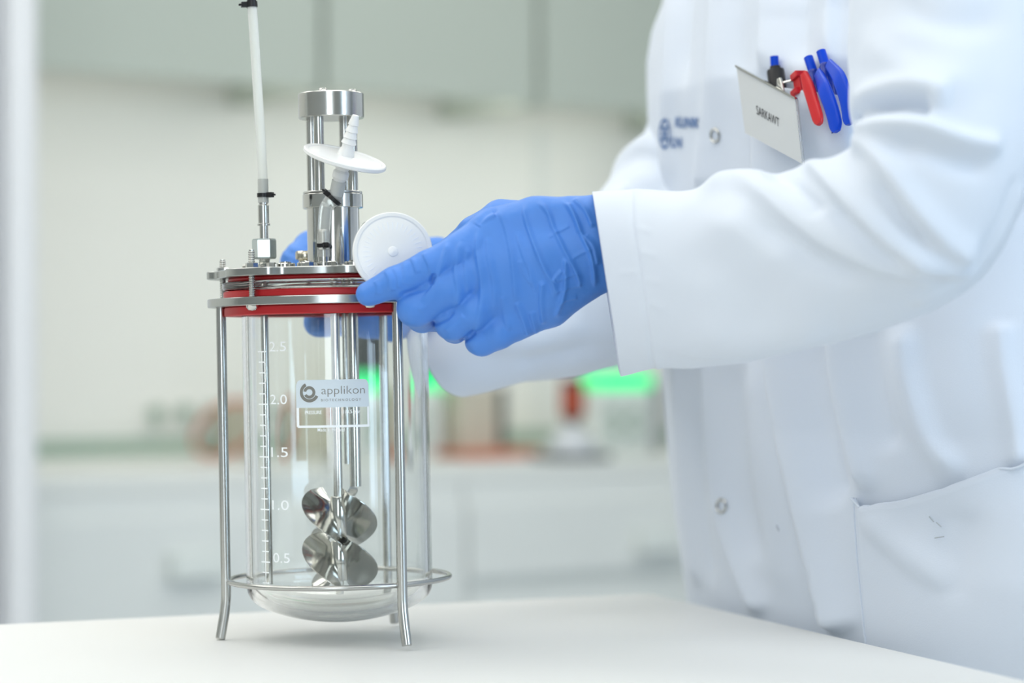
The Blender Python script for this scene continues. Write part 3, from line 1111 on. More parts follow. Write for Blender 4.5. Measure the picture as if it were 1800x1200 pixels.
pts = [C2 + Vector((-26 * S, 0, 20 * S)) - ax2 * 60 * S, L(66, 110, 712), L(66, 92, 690), L(66, 92, 655)]
MB().tube([Vector(p) for p in crom([tuple(p) for p in pts], 24)], 10 * S, 16).build('filter_tube', M_TUBE2, bio)

# ================================================================== PERSON
BT, BN = Vector((0.344, -0.939, 0)).normalized(), Vector((-0.939, -0.344, 0)).normalized()   # to the person's left, forward
EDGE = Vector((0.1475, 2.056, 0))
person = empty('person', (0.36, 1.80, 0))
PO = np.array((0.36, 1.80, 0.0))
tag(person, 'person in white lab coat and blue gloves holding the glass vessel', 'person')

# ---- coat body: stacked cross-sections fitted to the far outline of the coat
CONT = np.array([(-260, 1330), (-180, 1270), (-90, 1206), (0, 1166), (60, 1144), (110, 1136), (200, 1138), (300, 1146), (400, 1150), (600, 1160), (700, 1168), (800, 1175), (900, 1186), (1000, 1199), (1057, 1206), (1200, 1222), (1700, 1240)], float)
NPH, NZ = 420, 330
ZS = np.linspace(0.50, 1.505, NZ)
phi = np.linspace(0, 2 * PI, NPH, endpoint=False)


def lerp(z, t):
    a = np.array(t)
    return float(np.interp(z, a[:, 0], a[:, 1]))


bt, bn = np.array(BT), np.array(BN)
TV = np.zeros((NZ, NPH, 3))
for i, z in enumerate(ZS):
    A = lerp(z, [(.5, .36), (.95, .345), (1.1, .30), (1.25, .262), (1.38, .25), (1.45, .22), (1.505, .16)])
    B = lerp(z, [(.5, .19), (.9, .165), (1.1, .165), (1.3, .165), (1.4, .150), (1.47, .125), (1.505, .09)])
    ex = lerp(z, [(.5, 2.6), (1.0, 3.0), (1.3, 2.7), (1.5, 2.2)])
    fwd = lerp(z, [(.5, -.03), (.9, -.013), (1.05, -.002), (1.2, .018), (1.33, .025), (1.45, .005), (1.505, -.03)])
    c, s_ = np.cos(phi), np.sin(phi)
    x = A * np.sign(c) * abs(c) ** (2 / ex)
    y = B * np.sign(s_) * abs(s_) ** (2 / ex)
    sh = A
    for it in range(6):
        cen = np.array(EDGE) + bt * sh + bn * (fwd - B)
        P = cen + x[:, None] * bt + y[:, None] * bn
        P[:, 2] = z
        px, py = to_px(P)
        k = px.argmin()
        want = np.interp(py[k], CONT[:, 0], CONT[:, 1])
        dpx = (bt[0] * P[k, 1] - P[k, 0] * bt[1]) / P[k, 1] ** 2 * FPX
        sh += (want - px[k]) / dpx * .8
    TV[i] = P
V = TV.reshape(-1, 3)
F = []
ii = np.arange(NZ - 1)[:, None] * NPH
jj = np.arange(NPH)[None]
j2 = (jj + 1) % NPH
F = np.stack([ii + jj, ii + j2, ii + NPH + j2, ii + NPH + jj], -1).reshape(-1, 4)
N = vnormals(V, F)
if (N[:, :2] * (V[:, :2] - V[:, :2].mean(0))).sum() < 0:
    F = F[:, ::-1]
    N = -N
px, py = to_px(V)
face = np.clip(-(N * (V / np.linalg.norm(V, axis=1, keepdims=True))).sum(1) * 4 + .2, 0, 1) if False else np.clip((-(N[:, 0] * V[:, 0] + N[:, 1] * V[:, 1])) * 3 + .3, 0, 1)
mm = .001
folds = [
    ([(1262, -260), (1254, 100), (1243, 220), (1232, 340)], 5 * mm, 9, 26, .05),
    ([(1345, -260), (1343, 60), (1338, 140)], 6 * mm, 8, 22, .12),
    ([(1420, -260), (1408, 60), (1412, 150)], -6 * mm, 20, 20, .2),
    ([(1470, -260), (1462, 60), (1470, 150)], 5 * mm, 18, 12, .2),
    ([(1192, -260), (1178, 100), (1172, 220), (1176, 340)], 5 * mm, 9, 14, .1),
    ([(1215, -260), (1205, 100), (1200, 170)], -5 * mm, 12, 12, .2),
    ([(1290, -260), (1292, 80), (1285, 180)], -4 * mm, 20, 20, .2),
    # below the sleeve
    ([(1355, 560), (1372, 660), (1392, 780), (1420, 900), (1450, 1020), (1478, 1120)], 12 * mm, 9, 30, .05),
    ([(1410, 560), (1430, 700), (1455, 830), (1475, 900)], -10 * mm, 26, 26, .15),
    ([(1470, 560), (1478, 660), (1500, 760), (1530, 870)], 8 * mm, 14, 18, .12),
    ([(1520, 560), (1540, 700), (1570, 800)], -6 * mm, 24, 24, .15),
    ([(1590, 560), (1600, 660), (1640, 780), (1700, 840)], 7 * mm, 26, 20, .15),
    ([(1255, 600), (1248, 700), (1252, 800), (1268, 900), (1300, 1000), (1340, 1085)], 6 * mm, 9, 18, .05),
    ([(1290, 620), (1290, 720), (1300, 850), (1335, 1000)], -5 * mm, 18, 18, .15),
    ([(1318, 620), (1326, 740), (1345, 900), (1390, 1060)], 4 * mm, 14, 14, .15),
    ([(1195, 600), (1196, 750), (1205, 900), (1225, 1040)], 5 * mm, 8, 10, .1),
    ([(1222, 640), (1222, 760), (1232, 900), (1255, 1040)], -4 * mm, 9, 9, .15),
    ([(1755, 560), (1765, 650), (1785, 760), (1792, 830)], 6 * mm, 20, 26, .1),
]
# pocket seams pull soft folds too
folds += [([(1525, 895), (1570, 950), (1640, 1010), (1690, 1040)], 5 * mm, 14, 34, .2),
          ([(1700, 880), (1690, 960), (1660, 1060)], -4 * mm, 40, 30, .2)]
disp = fold_field(px, py, folds) * face * 1.35
lowf = np.array([noise.fractal((p[0] * 9, p[1] * 9, p[2] * 3.2), 1.0, 2.0, 3) for p in V]) * .0035
V = V + N * (disp + lowf)[:, None]
coat = mesh_np('lab_coat', V - PO, F, M_COAT, person)
sol = coat.modifiers.new('solid', 'SOLIDIFY')
sol.thickness, sol.offset = .0012, -1
coat_bvh = BVHTree.FromPolygons([tuple(p) for p in V.tolist()], F.tolist())
CAMP = Vector((0, 0, CAMZ))


def hit(px, py, bvh=None):
    d = (at(px, py, 1.0) - CAMP).normalized()
    l, n, i, t = (bvh or coat_bvh).ray_cast(CAMP, d)
    if l is not None and n.dot(d) > 0:
        n = -n
    return l, n


def on_coat(px, py, lift):
    l, n = hit(px, py)
    return l + n * lift


def patch(name, corners, nu, nv, lift, m, parent, thick=.0012, sag=0.0):
    """cloth patch lying on the coat between four corner pixels (tl, tr, br, bl); corners may be polylines"""
    tl, tr, br, bl = [np.array(c, float) for c in corners]
    v, f = [], []
    for i in range(nv + 1):
        for j in range(nu + 1):
            a, b = j / nu, i / nv
            p = (tl * (1 - a) + tr * a) * (1 - b) + (bl * (1 - a) + br * a) * b
            p[1] += sag * 4 * a * (1 - a) * (1 - b)
            q = on_coat(p[0], p[1], lift)
            v.append(np.array(q) - PO)
    for i in range(nv):
        for j in range(nu):
            a = i * (nu + 1) + j
            f.append((a, a + 1, a + nu + 2, a + nu + 1))
    o = mesh_np(name, v, f, m, parent)
    s = o.modifiers.new('solid', 'SOLIDIFY')
    s.thickness, s.offset = thick, 0
    return o


# breast pocket, hip pocket, placket snap
# hip pocket with a pulled, sagging opening
hip_top = crom([(1507, 874), (1516, 884), (1532, 892), (1600, 881), (1700, 850), (1790, 815), (1840, 788)], 50)
hip_l = crom([(1507, 874), (1511, 960), (1520, 1060), (1530, 1150), (1545, 1300)], 30)
v, f = [], []
for i in range(30):
    for j in range(50):
        b = i / 29
        x = hip_top[j, 0] + (hip_l[i, 0] - hip_l[0, 0]) * (1 - j / 49)
        y = hip_top[j, 1] + (hip_l[i, 1] - hip_l[0, 1]) * 1.0
        q = on_coat(x, y, .002 + .006 * math.exp(-i / 4) * math.sin(PI * j / 49))
        v.append(np.array(q) - PO)
for i in range(29):
    for j in range(49):
        a = i * 50 + j
        f.append((a, a + 1, a + 51, a + 50))
hp_ = mesh_np('hip_pocket', v, f, M_COAT, coat)
s = hp_.modifiers.new('solid', 'SOLIDIFY')
s.thickness, s.offset = .0022, 0
hem = [on_coat(x, y, .006) - Vector(PO) for x, y in hip_top]
MB().tube(hem, .0011, 8).build('pocket_hem', M_COAT, coat)
side = [on_coat(x, y, .0035) - Vector(PO) for x, y in hip_l[:26]]
MB().tube(side, .0009, 8).build('pocket_seam', M_COAT, coat)
M_MARK = mat('faint_ink', (0.46, 0.50, 0.54), 0.9, 0, 60, 0.1)
for k_, (x0, y0, x1, y1) in enumerate(((1644, 907, 1651, 917), (1655, 918, 1663, 926), (1652, 946, 1668, 943), (1366, 923, 1370, 933))):
    MB().tube([on_coat(x0, y0, .0068 if k_ < 3 else .0006) - Vector(PO), on_coat(x1, y1, .0068 if k_ < 3 else .0006) - Vector(PO)], .0005, 6).build('ink_mark', M_MARK, coat)
for (x, y) in ((1269, 889), (1258, 238)):
    l, n = hit(x, y)
    R = rot_frame(n)
    MB().lathe([(.0042, 0), (.0062, 0), (.0062, .0008), (.0052, .0014), (.0042, .0008)], 28, l + n * .0006 - Vector(PO), R, closed=True).build('snap_button', M_STEEL, coat)


def coat_text(name, s, cx, cy, ux, uy, w, h, m, bold=0.0):
    """print on the coat: centre pixel, direction of writing (ux) and of up (uy) in pixels"""
    X, Y, Fc = text_mesh(s, w, h, bold)
    v = []
    for a, b in zip(X, Y):
        q = on_coat(cx + a * ux[0] + b * uy[0], cy + a * ux[1] + b * uy[1], .0012)
        v.append(np.array(q) - PO)
    return mesh_np(name, v, Fc, m, coat, smooth=False)


coat_text('coat_print', 'KLINIK', 1210, 215, (1, .04), (.05, -1), 42, 18, M_BLUEINK, .03)
coat_text('coat_print', 'LN', 1191, 250, (1, .04), (.05, -1), 18, 18, M_BLUEINK, .03)
em = MB()
for (r0, r1, a0, a1) in ((.80, 1.0, 0, 360), (.0, .30, 0, 360)):
    k = 32
    o_ = len(em.v)
    for i in range(k + 1):
        a = math.radians(a0 + (a1 - a0) * i / k)
        for r in (r0, r1):
            em.v.append(tuple(np.array(on_coat(1170 + 10 * r * math.cos(a), 235 + 27 * r * math.sin(a), .0012)) - PO))
    em.f += [(o_ + 2 * i, o_ + 2 * i + 2, o_ + 2 * i + 3, o_ + 2 * i + 1) for i in range(k)]
for x0, y0, x1, y1 in ((1162, 222, 1178, 226), (1163, 243, 1177, 247), (1168, 226, 1171, 246)):
    o_ = len(em.v)
    em.v += [tuple(np.array(on_coat(x, y, .0012)) - PO) for x, y in ((x0, y0), (x1, y0), (x1, y1), (x0, y1))]
    em.f.append((o_, o_ + 1, o_ + 2, o_ + 3))
em.build('coat_emblem', M_BLUEINK, coat, smooth=False)


# ---- sleeves
def sleeve(name, stations, folds, ns, nphi, parent, amp=1.0, lowamp=.003, lean=(0, 0, 0)):
    """stations: (top px, top py, bottom px, bottom py, D centre, depth half-width)"""
    T = crom(np.array([tuple(at(a, b, D)) + tuple(at(c, d, D)) + (rd,) for a, b, c, d, D, rd in stations]), ns)
    top, bot, rd = T[:, :3], T[:, 3:6], T[:, 6]
    cen, e1 = (top + bot) / 2, (top - bot) / 2
    ph = np.linspace(0, 2 * PI, nphi, endpoint=False)
    t = np.gradient(cen, axis=0)
    t /= np.linalg.norm(t, axis=1, keepdims=True)
    e1n = e1 / np.linalg.norm(e1, axis=1, keepdims=True)
    e2 = np.cross(t, e1n)
    e2 /= np.linalg.norm(e2, axis=1, keepdims=True)
    e2 = np.where(e2[:, 1:2] > 0, -e2, e2)
    vw = np.array((0, 0, CAMZ)) - cen + np.array(lean)
    vw = vw - e1n * (vw * e1n).sum(1, keepdims=True)
    vw /= np.linalg.norm(vw, axis=1, keepdims=True)
    wv = np.clip(1 - np.arange(ns) / (ns * .45), 0, 1)[:, None]
    e2 = e2 * (1 - wv) + vw * wv
    e2 /= np.linalg.norm(e2, axis=1, keepdims=True)
    c, s_ = np.cos(ph), np.sin(ph)
    c2, s2 = np.sign(c) * abs(c) ** .92, np.sign(s_) * abs(s_) ** .92
    V = cen[:, None] + c2[None, :, None] * e1[:, None] + s2[None, :, None] * (e2 * rd[:, None])[:, None]
    V = V.reshape(-1, 3)
    ii = np.arange(ns - 1)[:, None] * nphi
    jj = np.arange(nphi)[None]
    j2 = (jj + 1) % nphi
    F = np.stack([ii + jj, ii + j2, ii + nphi + j2, ii + nphi + jj], -1).reshape(-1, 4)
    N = vnormals(V, F)
    cc = np.repeat(cen, nphi, 0)
    if ((V - cc) * N).sum() < 0:
        F, N = F[:, ::-1], -N
    px, py = to_px(V)
    face = np.clip(-N[:, 1] * 2.5 + .35, 0, 1)
    d = fold_field(px, py, folds) * face * amp
    lf = np.array([noise.fractal((p[0] * 11, p[1] * 11, p[2] * 11), 1.0, 2.0, 3) for p in V]) * lowamp
    along = np.repeat(np.arange(ns) / ns, nphi)
    lf *= np.clip(along * 12, .15, 1)
    V = V + N * (d + lf)[:, None]
    o = mesh_np(name, V - PO, F, M_COAT, parent)
    s = o.modifiers.new('solid', 'SOLIDIFY')
    s.thickness, s.offset = .0022, -1
    return o, V, F


st_left = [
    (1041, 337, 1091, 662, 1.690, .046),
    (1112, 336, 1152, 651, 1.672, .050),
    (1205, 336, 1245, 641, 1.645, .054),
    (1290, 313, 1345, 630, 1.617, .057),
    (1365, 306, 1445, 606, 1.592, .060),
    (1440, 290, 1545, 578, 1.568, .063),
    (1500, 258, 1650, 540, 1.545, .066),
    (1520, 228, 1735, 478, 1.530, .068),
    (1516, 180, 1792, 370, 1.530, .068),
    (1506, 110, 1835, 250, 1.545, .068),
    (1500, 20, 1862, 90, 1.570, .070),
    (1505, -100, 1880, -90, 1.600, .075),
    (1530, -230, 1860, -260, 1.640, .075),
    (1590, -300, 1830, -330, 1.680, .07),
]
f_left = [
    # long diagonal folds from the upper edge towards the elbow
    ([(1215, 334), (1290, 318), (1345, 345), (1410, 395), (1480, 438), (1570, 470), (1660, 492)], 7 * mm, 16, 40, .12),
    ([(1300, 370), (1370, 420), (1440, 462), (1540, 500)], -6 * mm, 26, 22, .25),
    ([(1345, 330), (1375, 318), (1420, 350), (1450, 385)], -5 * mm, 14, 14, .2),
    ([(1395, 300), (1425, 296), (1475, 335), (1530, 390), (1590, 440), (1660, 470), (1720, 470)], 8 * mm, 13, 30, .1),
    ([(1450, 345), (1500, 400), (1550, 440), (1610, 468)], -5 * mm, 16, 16, .25),
    ([(1490, 268), (1525, 262), (1560, 300), (1610, 370), (1665, 425), (1725, 455)], 8 * mm, 14, 26, .1),
    ([(1530, 300), (1570, 360), (1620, 415), (1660, 440)], -5 * mm, 14, 14, .25),
    ([(1505, 240), (1560, 226), (1630, 228), (1700, 250), (1770, 262)], 9 * mm, 16, 20, .12),
    ([(1540, 256), (1610, 262), (1690, 290), (1760, 300)], -5 * mm, 20, 20, .25),
    ([(1500, 222), (1530, 196), (1580, 184), (1640, 192)], -13 * mm, 11, 18, .1),
    ([(1505, 190), (1540, 168), (1600, 160), (1680, 175)], 7 * mm, 18, 22, .15),
    ([(1512, 30), (1560, 100), (1640, 140), (1740, 150)], 4 * mm, 30, 30, .3),
    ([(1560, -20), (1620, 30), (1700, 40), (1790, 20)], -4 * mm, 30, 30, .3),
    # seam round the elbow
    ([(1800, 320), (1775, 390), (1740, 448), (1690, 495), (1600, 540)], 2.4 * mm, 5, 5, .08),
    ([(1786, 310), (1760, 385), (1725, 440), (1680, 480)], -2.0 * mm, 5, 5, .08),
    # soft lower forearm folds
    ([(1170, 450), (1250, 470), (1330, 520), (1400, 540)], -3 * mm, 40, 40, .3),
    ([(1200, 560), (1280, 595), (1380, 585), (1480, 560)], 4 * mm, 22, 30, .25),
    ([(1230, 400), (1300, 400), (1370, 440), (1420, 480)], 3 * mm, 26, 26, .3),
    ([(1150, 600), (1240, 618), (1350, 605), (1450, 580), (1560, 550)], 3 * mm, 10, 24, .2),
    # hem stitching
    ([(1111, 334), (1113, 400), (1122, 470), (1135, 560), (1150, 655)], -1.3 * mm, 4, 4, .02),
    ([(1118, 334), (1120, 400), (1129, 470), (1142, 560), (1157, 655)], 1.0 * mm, 5, 8, .02),
    ([(1118, 400), (1150, 408)], 0.5 * mm, 6, 6, .3), ([(1122, 440), (1160, 452)], 0.5 * mm, 6, 6, .3),
    ([(1128, 490), (1165, 498)], 0.5 * mm, 6, 6, .3), ([(1136, 530), (1170, 545)], 0.5 * mm, 6, 6, .3), ([(1080, 480), (1124, 478)], 0.5 * mm, 6, 6, .3),
]
sl, slV, slF = sleeve('sleeve', st_left, f_left, 300, 300, coat)
sl['label'] = 'near sleeve of the coat with deep folds at the elbow'
st_right = [
    (768, 560, 832, 693, 1.945, .050),
    (810, 530, 880, 684, 1.955, .056),
    (880, 480, 950, 669, 1.98, .064),
    (970, 430, 1040, 650, 2.02, .068),
    (1050, 350, 1140, 620, 2.07, .07),
    (1092, 300, 1210, 520, 2.11, .07),
    (1096, 262, 1260, 420, 2.13, .07),
    (1130, 235, 1290, 300, 2.15, .07),
    (1150, 150, 1310, 180, 2.15, .07),
    (1160, 40, 1320, 50, 2.14, .07),
    (1190, -70, 1330, -70, 2.11, .06),
    (1240, -150, 1340, -140, 2.08, .05),
]
f_right = [([(850, 600), (940, 600), (1040, 560)], 6 * mm, 20, 30, .2), ([(1095, 340), (1130, 330), (1170, 340)], -12 * mm, 16, 12, .2), ([(900, 640), (1000, 620), (1080, 600)], -4 * mm, 18, 18, .2)]
slR, _, _ = sleeve('sleeve', st_right, f_right, 150, 140, coat, lean=(-1.1, 0, 0))
slR['label'] = 'far sleeve of the coat behind the near hand'


# ---- gloves
def px_r(r, D=1.69):
    return r * D / FPX


def chain(P, spec, k):
    return chain_sdf(P, [(np.array(at(x, y, D)), px_r(r, D)) for x, y, D, r in spec], px_r(k))


def glove(name, palm, fingers, lo, hi, h, ridges, kpalm, kfing, parent, sub=1, depth_mid=1.7):
    def fn(P):
        d = None
        for c in palm:
            q = chain(P, c, 8)
            d = q if d is None else smin(d, q, px_r(kpalm))
        fd = None
        for c, k in fingers:
            q = chain(P, c, 7)
            fd = q if fd is None else smin(fd, q, px_r(kfing))
        return smin(d, fd, px_r(10))
    V, F = sdf_mesh(fn, lo, hi, h)
    V, F = subdivide(V, F, sub)
    N = vnormals(V, F)
    if N[V[:, 1].argmin()][1] > 0:
        F, N = F[:, ::-1], -N
    px, py = to_px(V)
    face = np.clip(-N[:, 1] * 2.2 + .5, 0, 1)
    d = fold_field(px, py, ridges) * face
    lf = np.array([noise.fractal((p[0] * 70, p[1] * 70, p[2] * 70), 1.0, 2.0, 2) for p in V]) * .00045
    V = V + N * (d + lf)[:, None]
    return mesh_np(name, V - PO, F, M_GLOVE, parent)


def Z5(pts):
    return [(600 + x * .2833, 320 + y * .2833) for x, y in pts]


palmL = [
    [(1130, 400, 1.695, 48), (1050, 388, 1.692, 44), (940, 388, 1.688, 42), (868, 408, 1.686, 42)],
    [(1130, 440, 1.690, 52), (1050, 440, 1.688, 50), (950, 450, 1.680, 48), (858, 462, 1.680, 42)],
    [(1130, 445, 1.692, 50), (1050, 455, 1.690, 44), (950, 500, 1.683, 48), (870, 512, 1.681, 42)],
    [(1130, 450, 1.695, 48), (1050, 466, 1.693, 40), (965, 532, 1.688, 42), (905, 562, 1.686, 36)],
    [(930, 388, 1.712, 36), (880, 386, 1.722, 34), (835, 408, 1.732, 28)],
]
fingL = [
    ([(868, 408, 1.688, 42), (815, 441, 1.680, 35), (757, 470, 1.674, 31), (694, 497, 1.674, 28), (648, 516, 1.677, 22)], 7),
    ([(858, 465, 1.682, 42), (790, 506, 1.676, 38), (731, 541, 1.677, 33), (742, 557, 1.711, 27), (768, 560, 1.736, 23)], 7),
    ([(868, 515, 1.682, 40), (835, 545, 1.678, 35), (796, 567, 1.680, 31), (800, 576, 1.712, 26), (818, 572, 1.736, 22)], 7),
    ([(905, 560, 1.686, 36), (875, 582, 1.683, 32), (846, 597, 1.685, 28), (845, 590, 1.715, 24), (855, 575, 1.735, 21)], 7),
    ([(835, 408, 1.732, 28), (792, 444, 1.742, 25), (754, 457, 1.748, 20), (730, 463, 1.750, 17)], 7),
]
rid = []
for z, a, w1 in ([(1130, 130), (1140, 230), (1190, 380), (1250, 530), (1310, 640), (1320, 720)], 1.5, 4), \
        ([(1210, 115), (1280, 200), (1310, 290), (1380, 430), (1450, 560), (1490, 670)], 1.6, 4), \
        ([(1360, 105), (1430, 200), (1490, 340), (1550, 480), (1570, 660)], 1.7, 4), \
        ([(1430, 105), (1510, 180), (1560, 290)], 1.2, 4), \
        ([(960, 160), (1010, 260), (1050, 430), (1070, 600), (1080, 760)], 1.1, 5), \
        ([(1385, 460), (1385, 560), (1375, 680), (1320, 850)], 1.5, 4), \
        ([(1240, 610), (1235, 760), (1250, 890)], 1.4, 4), \
        ([(850, 290), (840, 420), (870, 640), (855, 800), (815, 950)], 1.4, 6), \
        ([(740, 360), (705, 540), (722, 680), (700, 790)], 1.3, 6), \
        ([(660, 370), (615, 520), (570, 650), (490, 750)], 1.1, 5), \
        ([(1370, 540), (1335, 580), (1305, 615)], 1.2, 4), \
        ([(1080, 740), (1125, 860), (1150, 960)], 1.4, 5), \
        ([(1170, 800), (1190, 880), (1210, 940)], 1.1, 4), \
        ([(850, 280), (870, 250), (905, 225), (960, 200)], 1.2, 6), \
        ([(905, 330), (915, 480), (945, 640), (950, 800)], .8, 5), ([(1085, 300), (1120, 430), (1170, 560), (1200, 700)], .7, 4), ([(780, 400), (770, 560), (790, 700)], .8, 5), \
        ([(1000, 700), (1010, 820), (1040, 930)], .8, 5), ([(620, 600), (560, 720), (470, 800)], .7, 6), ([(760, 820), (700, 880), (640, 930)], .7, 6), ([(1500, 330), (1560, 400), (1590, 520)], .9, 4), \
        ([(1400, 130), (1450, 240), (1470, 330)], .8, 4), ([(1100, 480), (1130, 560), (1180, 640)], .6, 4), \
        ([(1330, 620), (1400, 590), (1480, 570)], .5, 3), ([(1320, 690), (1400, 660), (1490, 640)], .5, 3), ([(1330, 760), (1400, 730), (1470, 720)], .5, 3), \
        ([(1430, 480), (1500, 440), (1560, 420)], .4, 3), ([(1280, 350), (1350, 310), (1420, 270)], .4, 3), \
        ([(430, 470), (455, 520), (470, 570)], .8, 4), ([(505, 440), (545, 520), (562, 590)], .9, 4), ([(385, 490), (392, 560), (388, 640)], .7, 5), ([(268, 545), (300, 600), (310, 680)], .8, 5), ([(320, 530), (350, 590), (352, 660)], .7, 4), ([(205, 610), (225, 650), (220, 700)], .6, 4):
    rid.append((Z5(z), a * 1.4 * mm, w1 * .65, w1 * 1.6, .12))
for z, a, w1 in ([(845, 290), (865, 245), (905, 200), (985, 165)], -1.8, 5), ([(572, 560), (566, 600), (558, 640)], -2.2, 4), ([(700, 790), (660, 840), (600, 870), (560, 890)], -2.0, 4), ([(835, 910), (790, 965), (730, 990)], -2.0, 4), \
        ([(350, 700), (420, 685), (500, 668), (570, 650)], -1.0, 4):
    rid.append((Z5(z), a * .9 * mm, w1, w1, .2))
lo = np.array((at(610, 640, 1.76).x, 1.645, at(0, 640, 1.76).z))
hi = np.array((at(1136, 320, 1.76).x, 1.785, at(0, 325, 1.76).z))
gl = glove('glove', palmL, fingL, lo, hi, .00125, rid, 34, 3.5, person)
gl['label'] = 'near blue glove with the index finger along the rim and the others curled'

palmR = [
    [(850, 590, 1.955, 46), (790, 540, 1.945, 46), (745, 480, 1.925, 40)],
    [(850, 600, 1.955, 46), (790, 570, 1.94, 44), (735, 530, 1.92, 38)],
    [(850, 600, 1.955, 42), (780, 500, 1.945, 40), (770, 450, 1.94, 32)],
]
fingR = [
    ([(770, 450, 1.94, 32), (700, 440, 1.925, 28), (620, 430, 1.91, 28), (545, 434, 1.89, 28), (521, 460, 1.875, 27), (520, 475, 1.868, 24)], 7),
    ([(735, 530, 1.92, 36), (690, 556, 1.905, 30), (620, 563, 1.89, 28), (556, 566, 1.885, 27)], 7),
    ([(750, 560, 1.93, 32), (700, 572, 1.91, 28), (650, 568, 1.90, 26), (600, 566, 1.885, 24)], 7),
    ([(745, 480, 1.93, 34), (700, 490, 1.925, 28), (640, 510, 1.915, 26), (590, 545, 1.90, 24)], 7),
]
lo = np.array((at(470, 680, 1.99).x, 1.83, at(0, 680, 1.99).z))
hi = np.array((at(920, 380, 1.99).x, 2.01, at(0, 385, 1.99).z))
ridR = [([(500, 425), (520, 440), (545, 445)], 1.2 * mm, 6, 6, .2), ([(495, 445), (515, 455), (540, 462)], 1.2 * mm, 6, 6, .2)]
glR = glove('glove', palmR, fingR, lo, hi, .0022, ridR, 30, 4, person)
glR['label'] = 'far blue glove holding the rim from behind'

# ---- body under the clothes (head and legs stay outside the picture)
def bp(t, n, z):
    c = np.array(EDGE) + bt * .275 - bn * .155
    p = c + bt * t + bn * n
    return np.array((p[0], p[1], z))


def body_fn(P):
    d = chain_sdf(P, [(bp(0, -.02, .95), .10), (bp(0, .0, 1.15), .095), (bp(0, .01, 1.30), .085), (bp(0, 0.01, 1.38), .055)], .04)
    for s in (-1, 1):
        d = smin(d, chain_sdf(P, [(bp(.09 * s, -.02, .93), .095), (bp(.10 * s, .0, .52), .065), (bp(.10 * s, -.03, .10), .043), (bp(.10 * s, .0, .05), .04), (bp(.11 * s, .13, .035), .034)], .03), .05)
        d = smin(d, chain_sdf(P, [(bp(0, .02, 1.37), .05), (bp(.10 * s, .02, 1.365), .04)], .03), .05)
    d = smin(d, chain_sdf(P, [(bp(0, -.005, 1.40), .062), (bp(0, .03, 1.55), .056)], .02), .03)
    hd = chain_sdf(P, [(bp(0, .055, 1.60), .066), (bp(0, .035, 1.69), .087)], .02)
    hd = smin(hd, cone_sdf(P, bp(0, .13, 1.665), bp(0, .148, 1.628), .010, .016), .012)
    for s in (-1, 1):
        hd = smin(hd, cone_sdf(P, bp(.083 * s, .03, 1.665), bp(.086 * s, .025, 1.63), .016, .010), .008)
        hd = -smin(-hd, cone_sdf(P, bp(.032 * s, .128, 1.672), bp(.030 * s, .128, 1.672), .012, .012), .012)
        hd = smin(hd, cone_sdf(P, bp(.032 * s, .108, 1.672), bp(.031 * s, .108, 1.672), .013, .013), .003)
    hd = smin(hd, cone_sdf(P, bp(-.02, .118, 1.588), bp(.02, .118, 1.588), .008, .008), .008)
    return smin(d, hd, .02)


Vb, Fb = sdf_mesh(body_fn, bp(0, 0, 0) - np.array((.42, .42, .01)), bp(0, 0, 1.85) + np.array((.42, .42, 0)), .0085)
Nb = vnormals(Vb, Fb)
if Nb[Vb[:, 2].argmax()][2] < 0:
    Fb = Fb[:, ::-1]
body = mesh_np('body', Vb - PO, Fb, M_SKIN, person)
body.data.materials.append(M_TROUSER)
body.data.materials.append(mat('white_shirt', (0.70, 0.75, 0.82), 0.85, 0, 8, 0.02))
zc = Vb[Fb].mean(1)[:, 2]
body.data.polygons.foreach_set('material_index', np.where(zc < 1.0, 1, np.where(zc < 1.455, 2, 0)).astype(np.int32))


def hair_fn(P):
    d = cone_sdf(P, bp(0, .03, 1.665), bp(0, .025, 1.70), .094, .093)
    cut = (P - bp(0, .10, 1.70)) @ (bn * .8 + np.array((0, 0, -.6)))
    return np.maximum(d, cut)


Vh, Fh = sdf_mesh(hair_fn, bp(0, 0, 1.5) - np.array((.16, .16, 0)), bp(0, 0, 1.86) + np.array((.16, .16, 0)), .006)
mesh_np('hair', Vh - PO, Fh, M_HAIR, person)

# ================================================================== BADGE AND PENS IN THE BREAST POCKET
_h = [hit(x, y)[0] for x, y in ((1330, 160), (1490, 160), (1410, 320), (1400, 220))]
PN = (_h[1] - _h[0]).cross(_h[2] - _h[0]).normalized()
if PN.dot(CAMP - _h[0]) < 0:
    PN = -PN
PP = max(h_.dot(PN) for h_ in _h)


def lift_pt(px, py, off):
    """point in direction (px,py) on the plane of the chest, off metres in front of it"""
    d = at(px, py, 1) - CAMP
    t = (PP + off - CAMP.dot(PN)) / d.dot(PN)
    return CAMP + d * t


# breast pocket, bulging over the pens
v, f = [], []
nu, nv = 44, 36
for i in range(nv + 1):
    for j in range(nu + 1):
        a, b = j / nu, i / nv
        x = (1320 * (1 - a) + 1508 * a)
        y = (146 * (1 - a) + 172 * a) * (1 - b) + 345 * b
        off = -.006 + .020 * (math.sin(PI * min(1, .04 + a)) ** .4) * (1 - b ** 2.2)
        v.append(np.array(lift_pt(x, y, off)) - PO)
for i in range(nv):
    for j in range(nu):
        a = i * (nu + 1) + j
        f.append((a, a + 1, a + nu + 2, a + nu + 1))
bpk = mesh_np('breast_pocket', v, f, M_COAT, coat)
s_ = bpk.modifiers.new('solid', 'SOLIDIFY')
s_.thickness, s_.offset = .0012, 0

BOFF = .026
q = [lift_pt(*c, BOFF + e) for c, e in (((1296, 117), .004), ((1401, 174), 0), ((1413, 289), 0), ((1311, 234), .004))]
badge = empty('name_badge', sum(q, Vector()) / 4)
bo = Vector(badge.location)


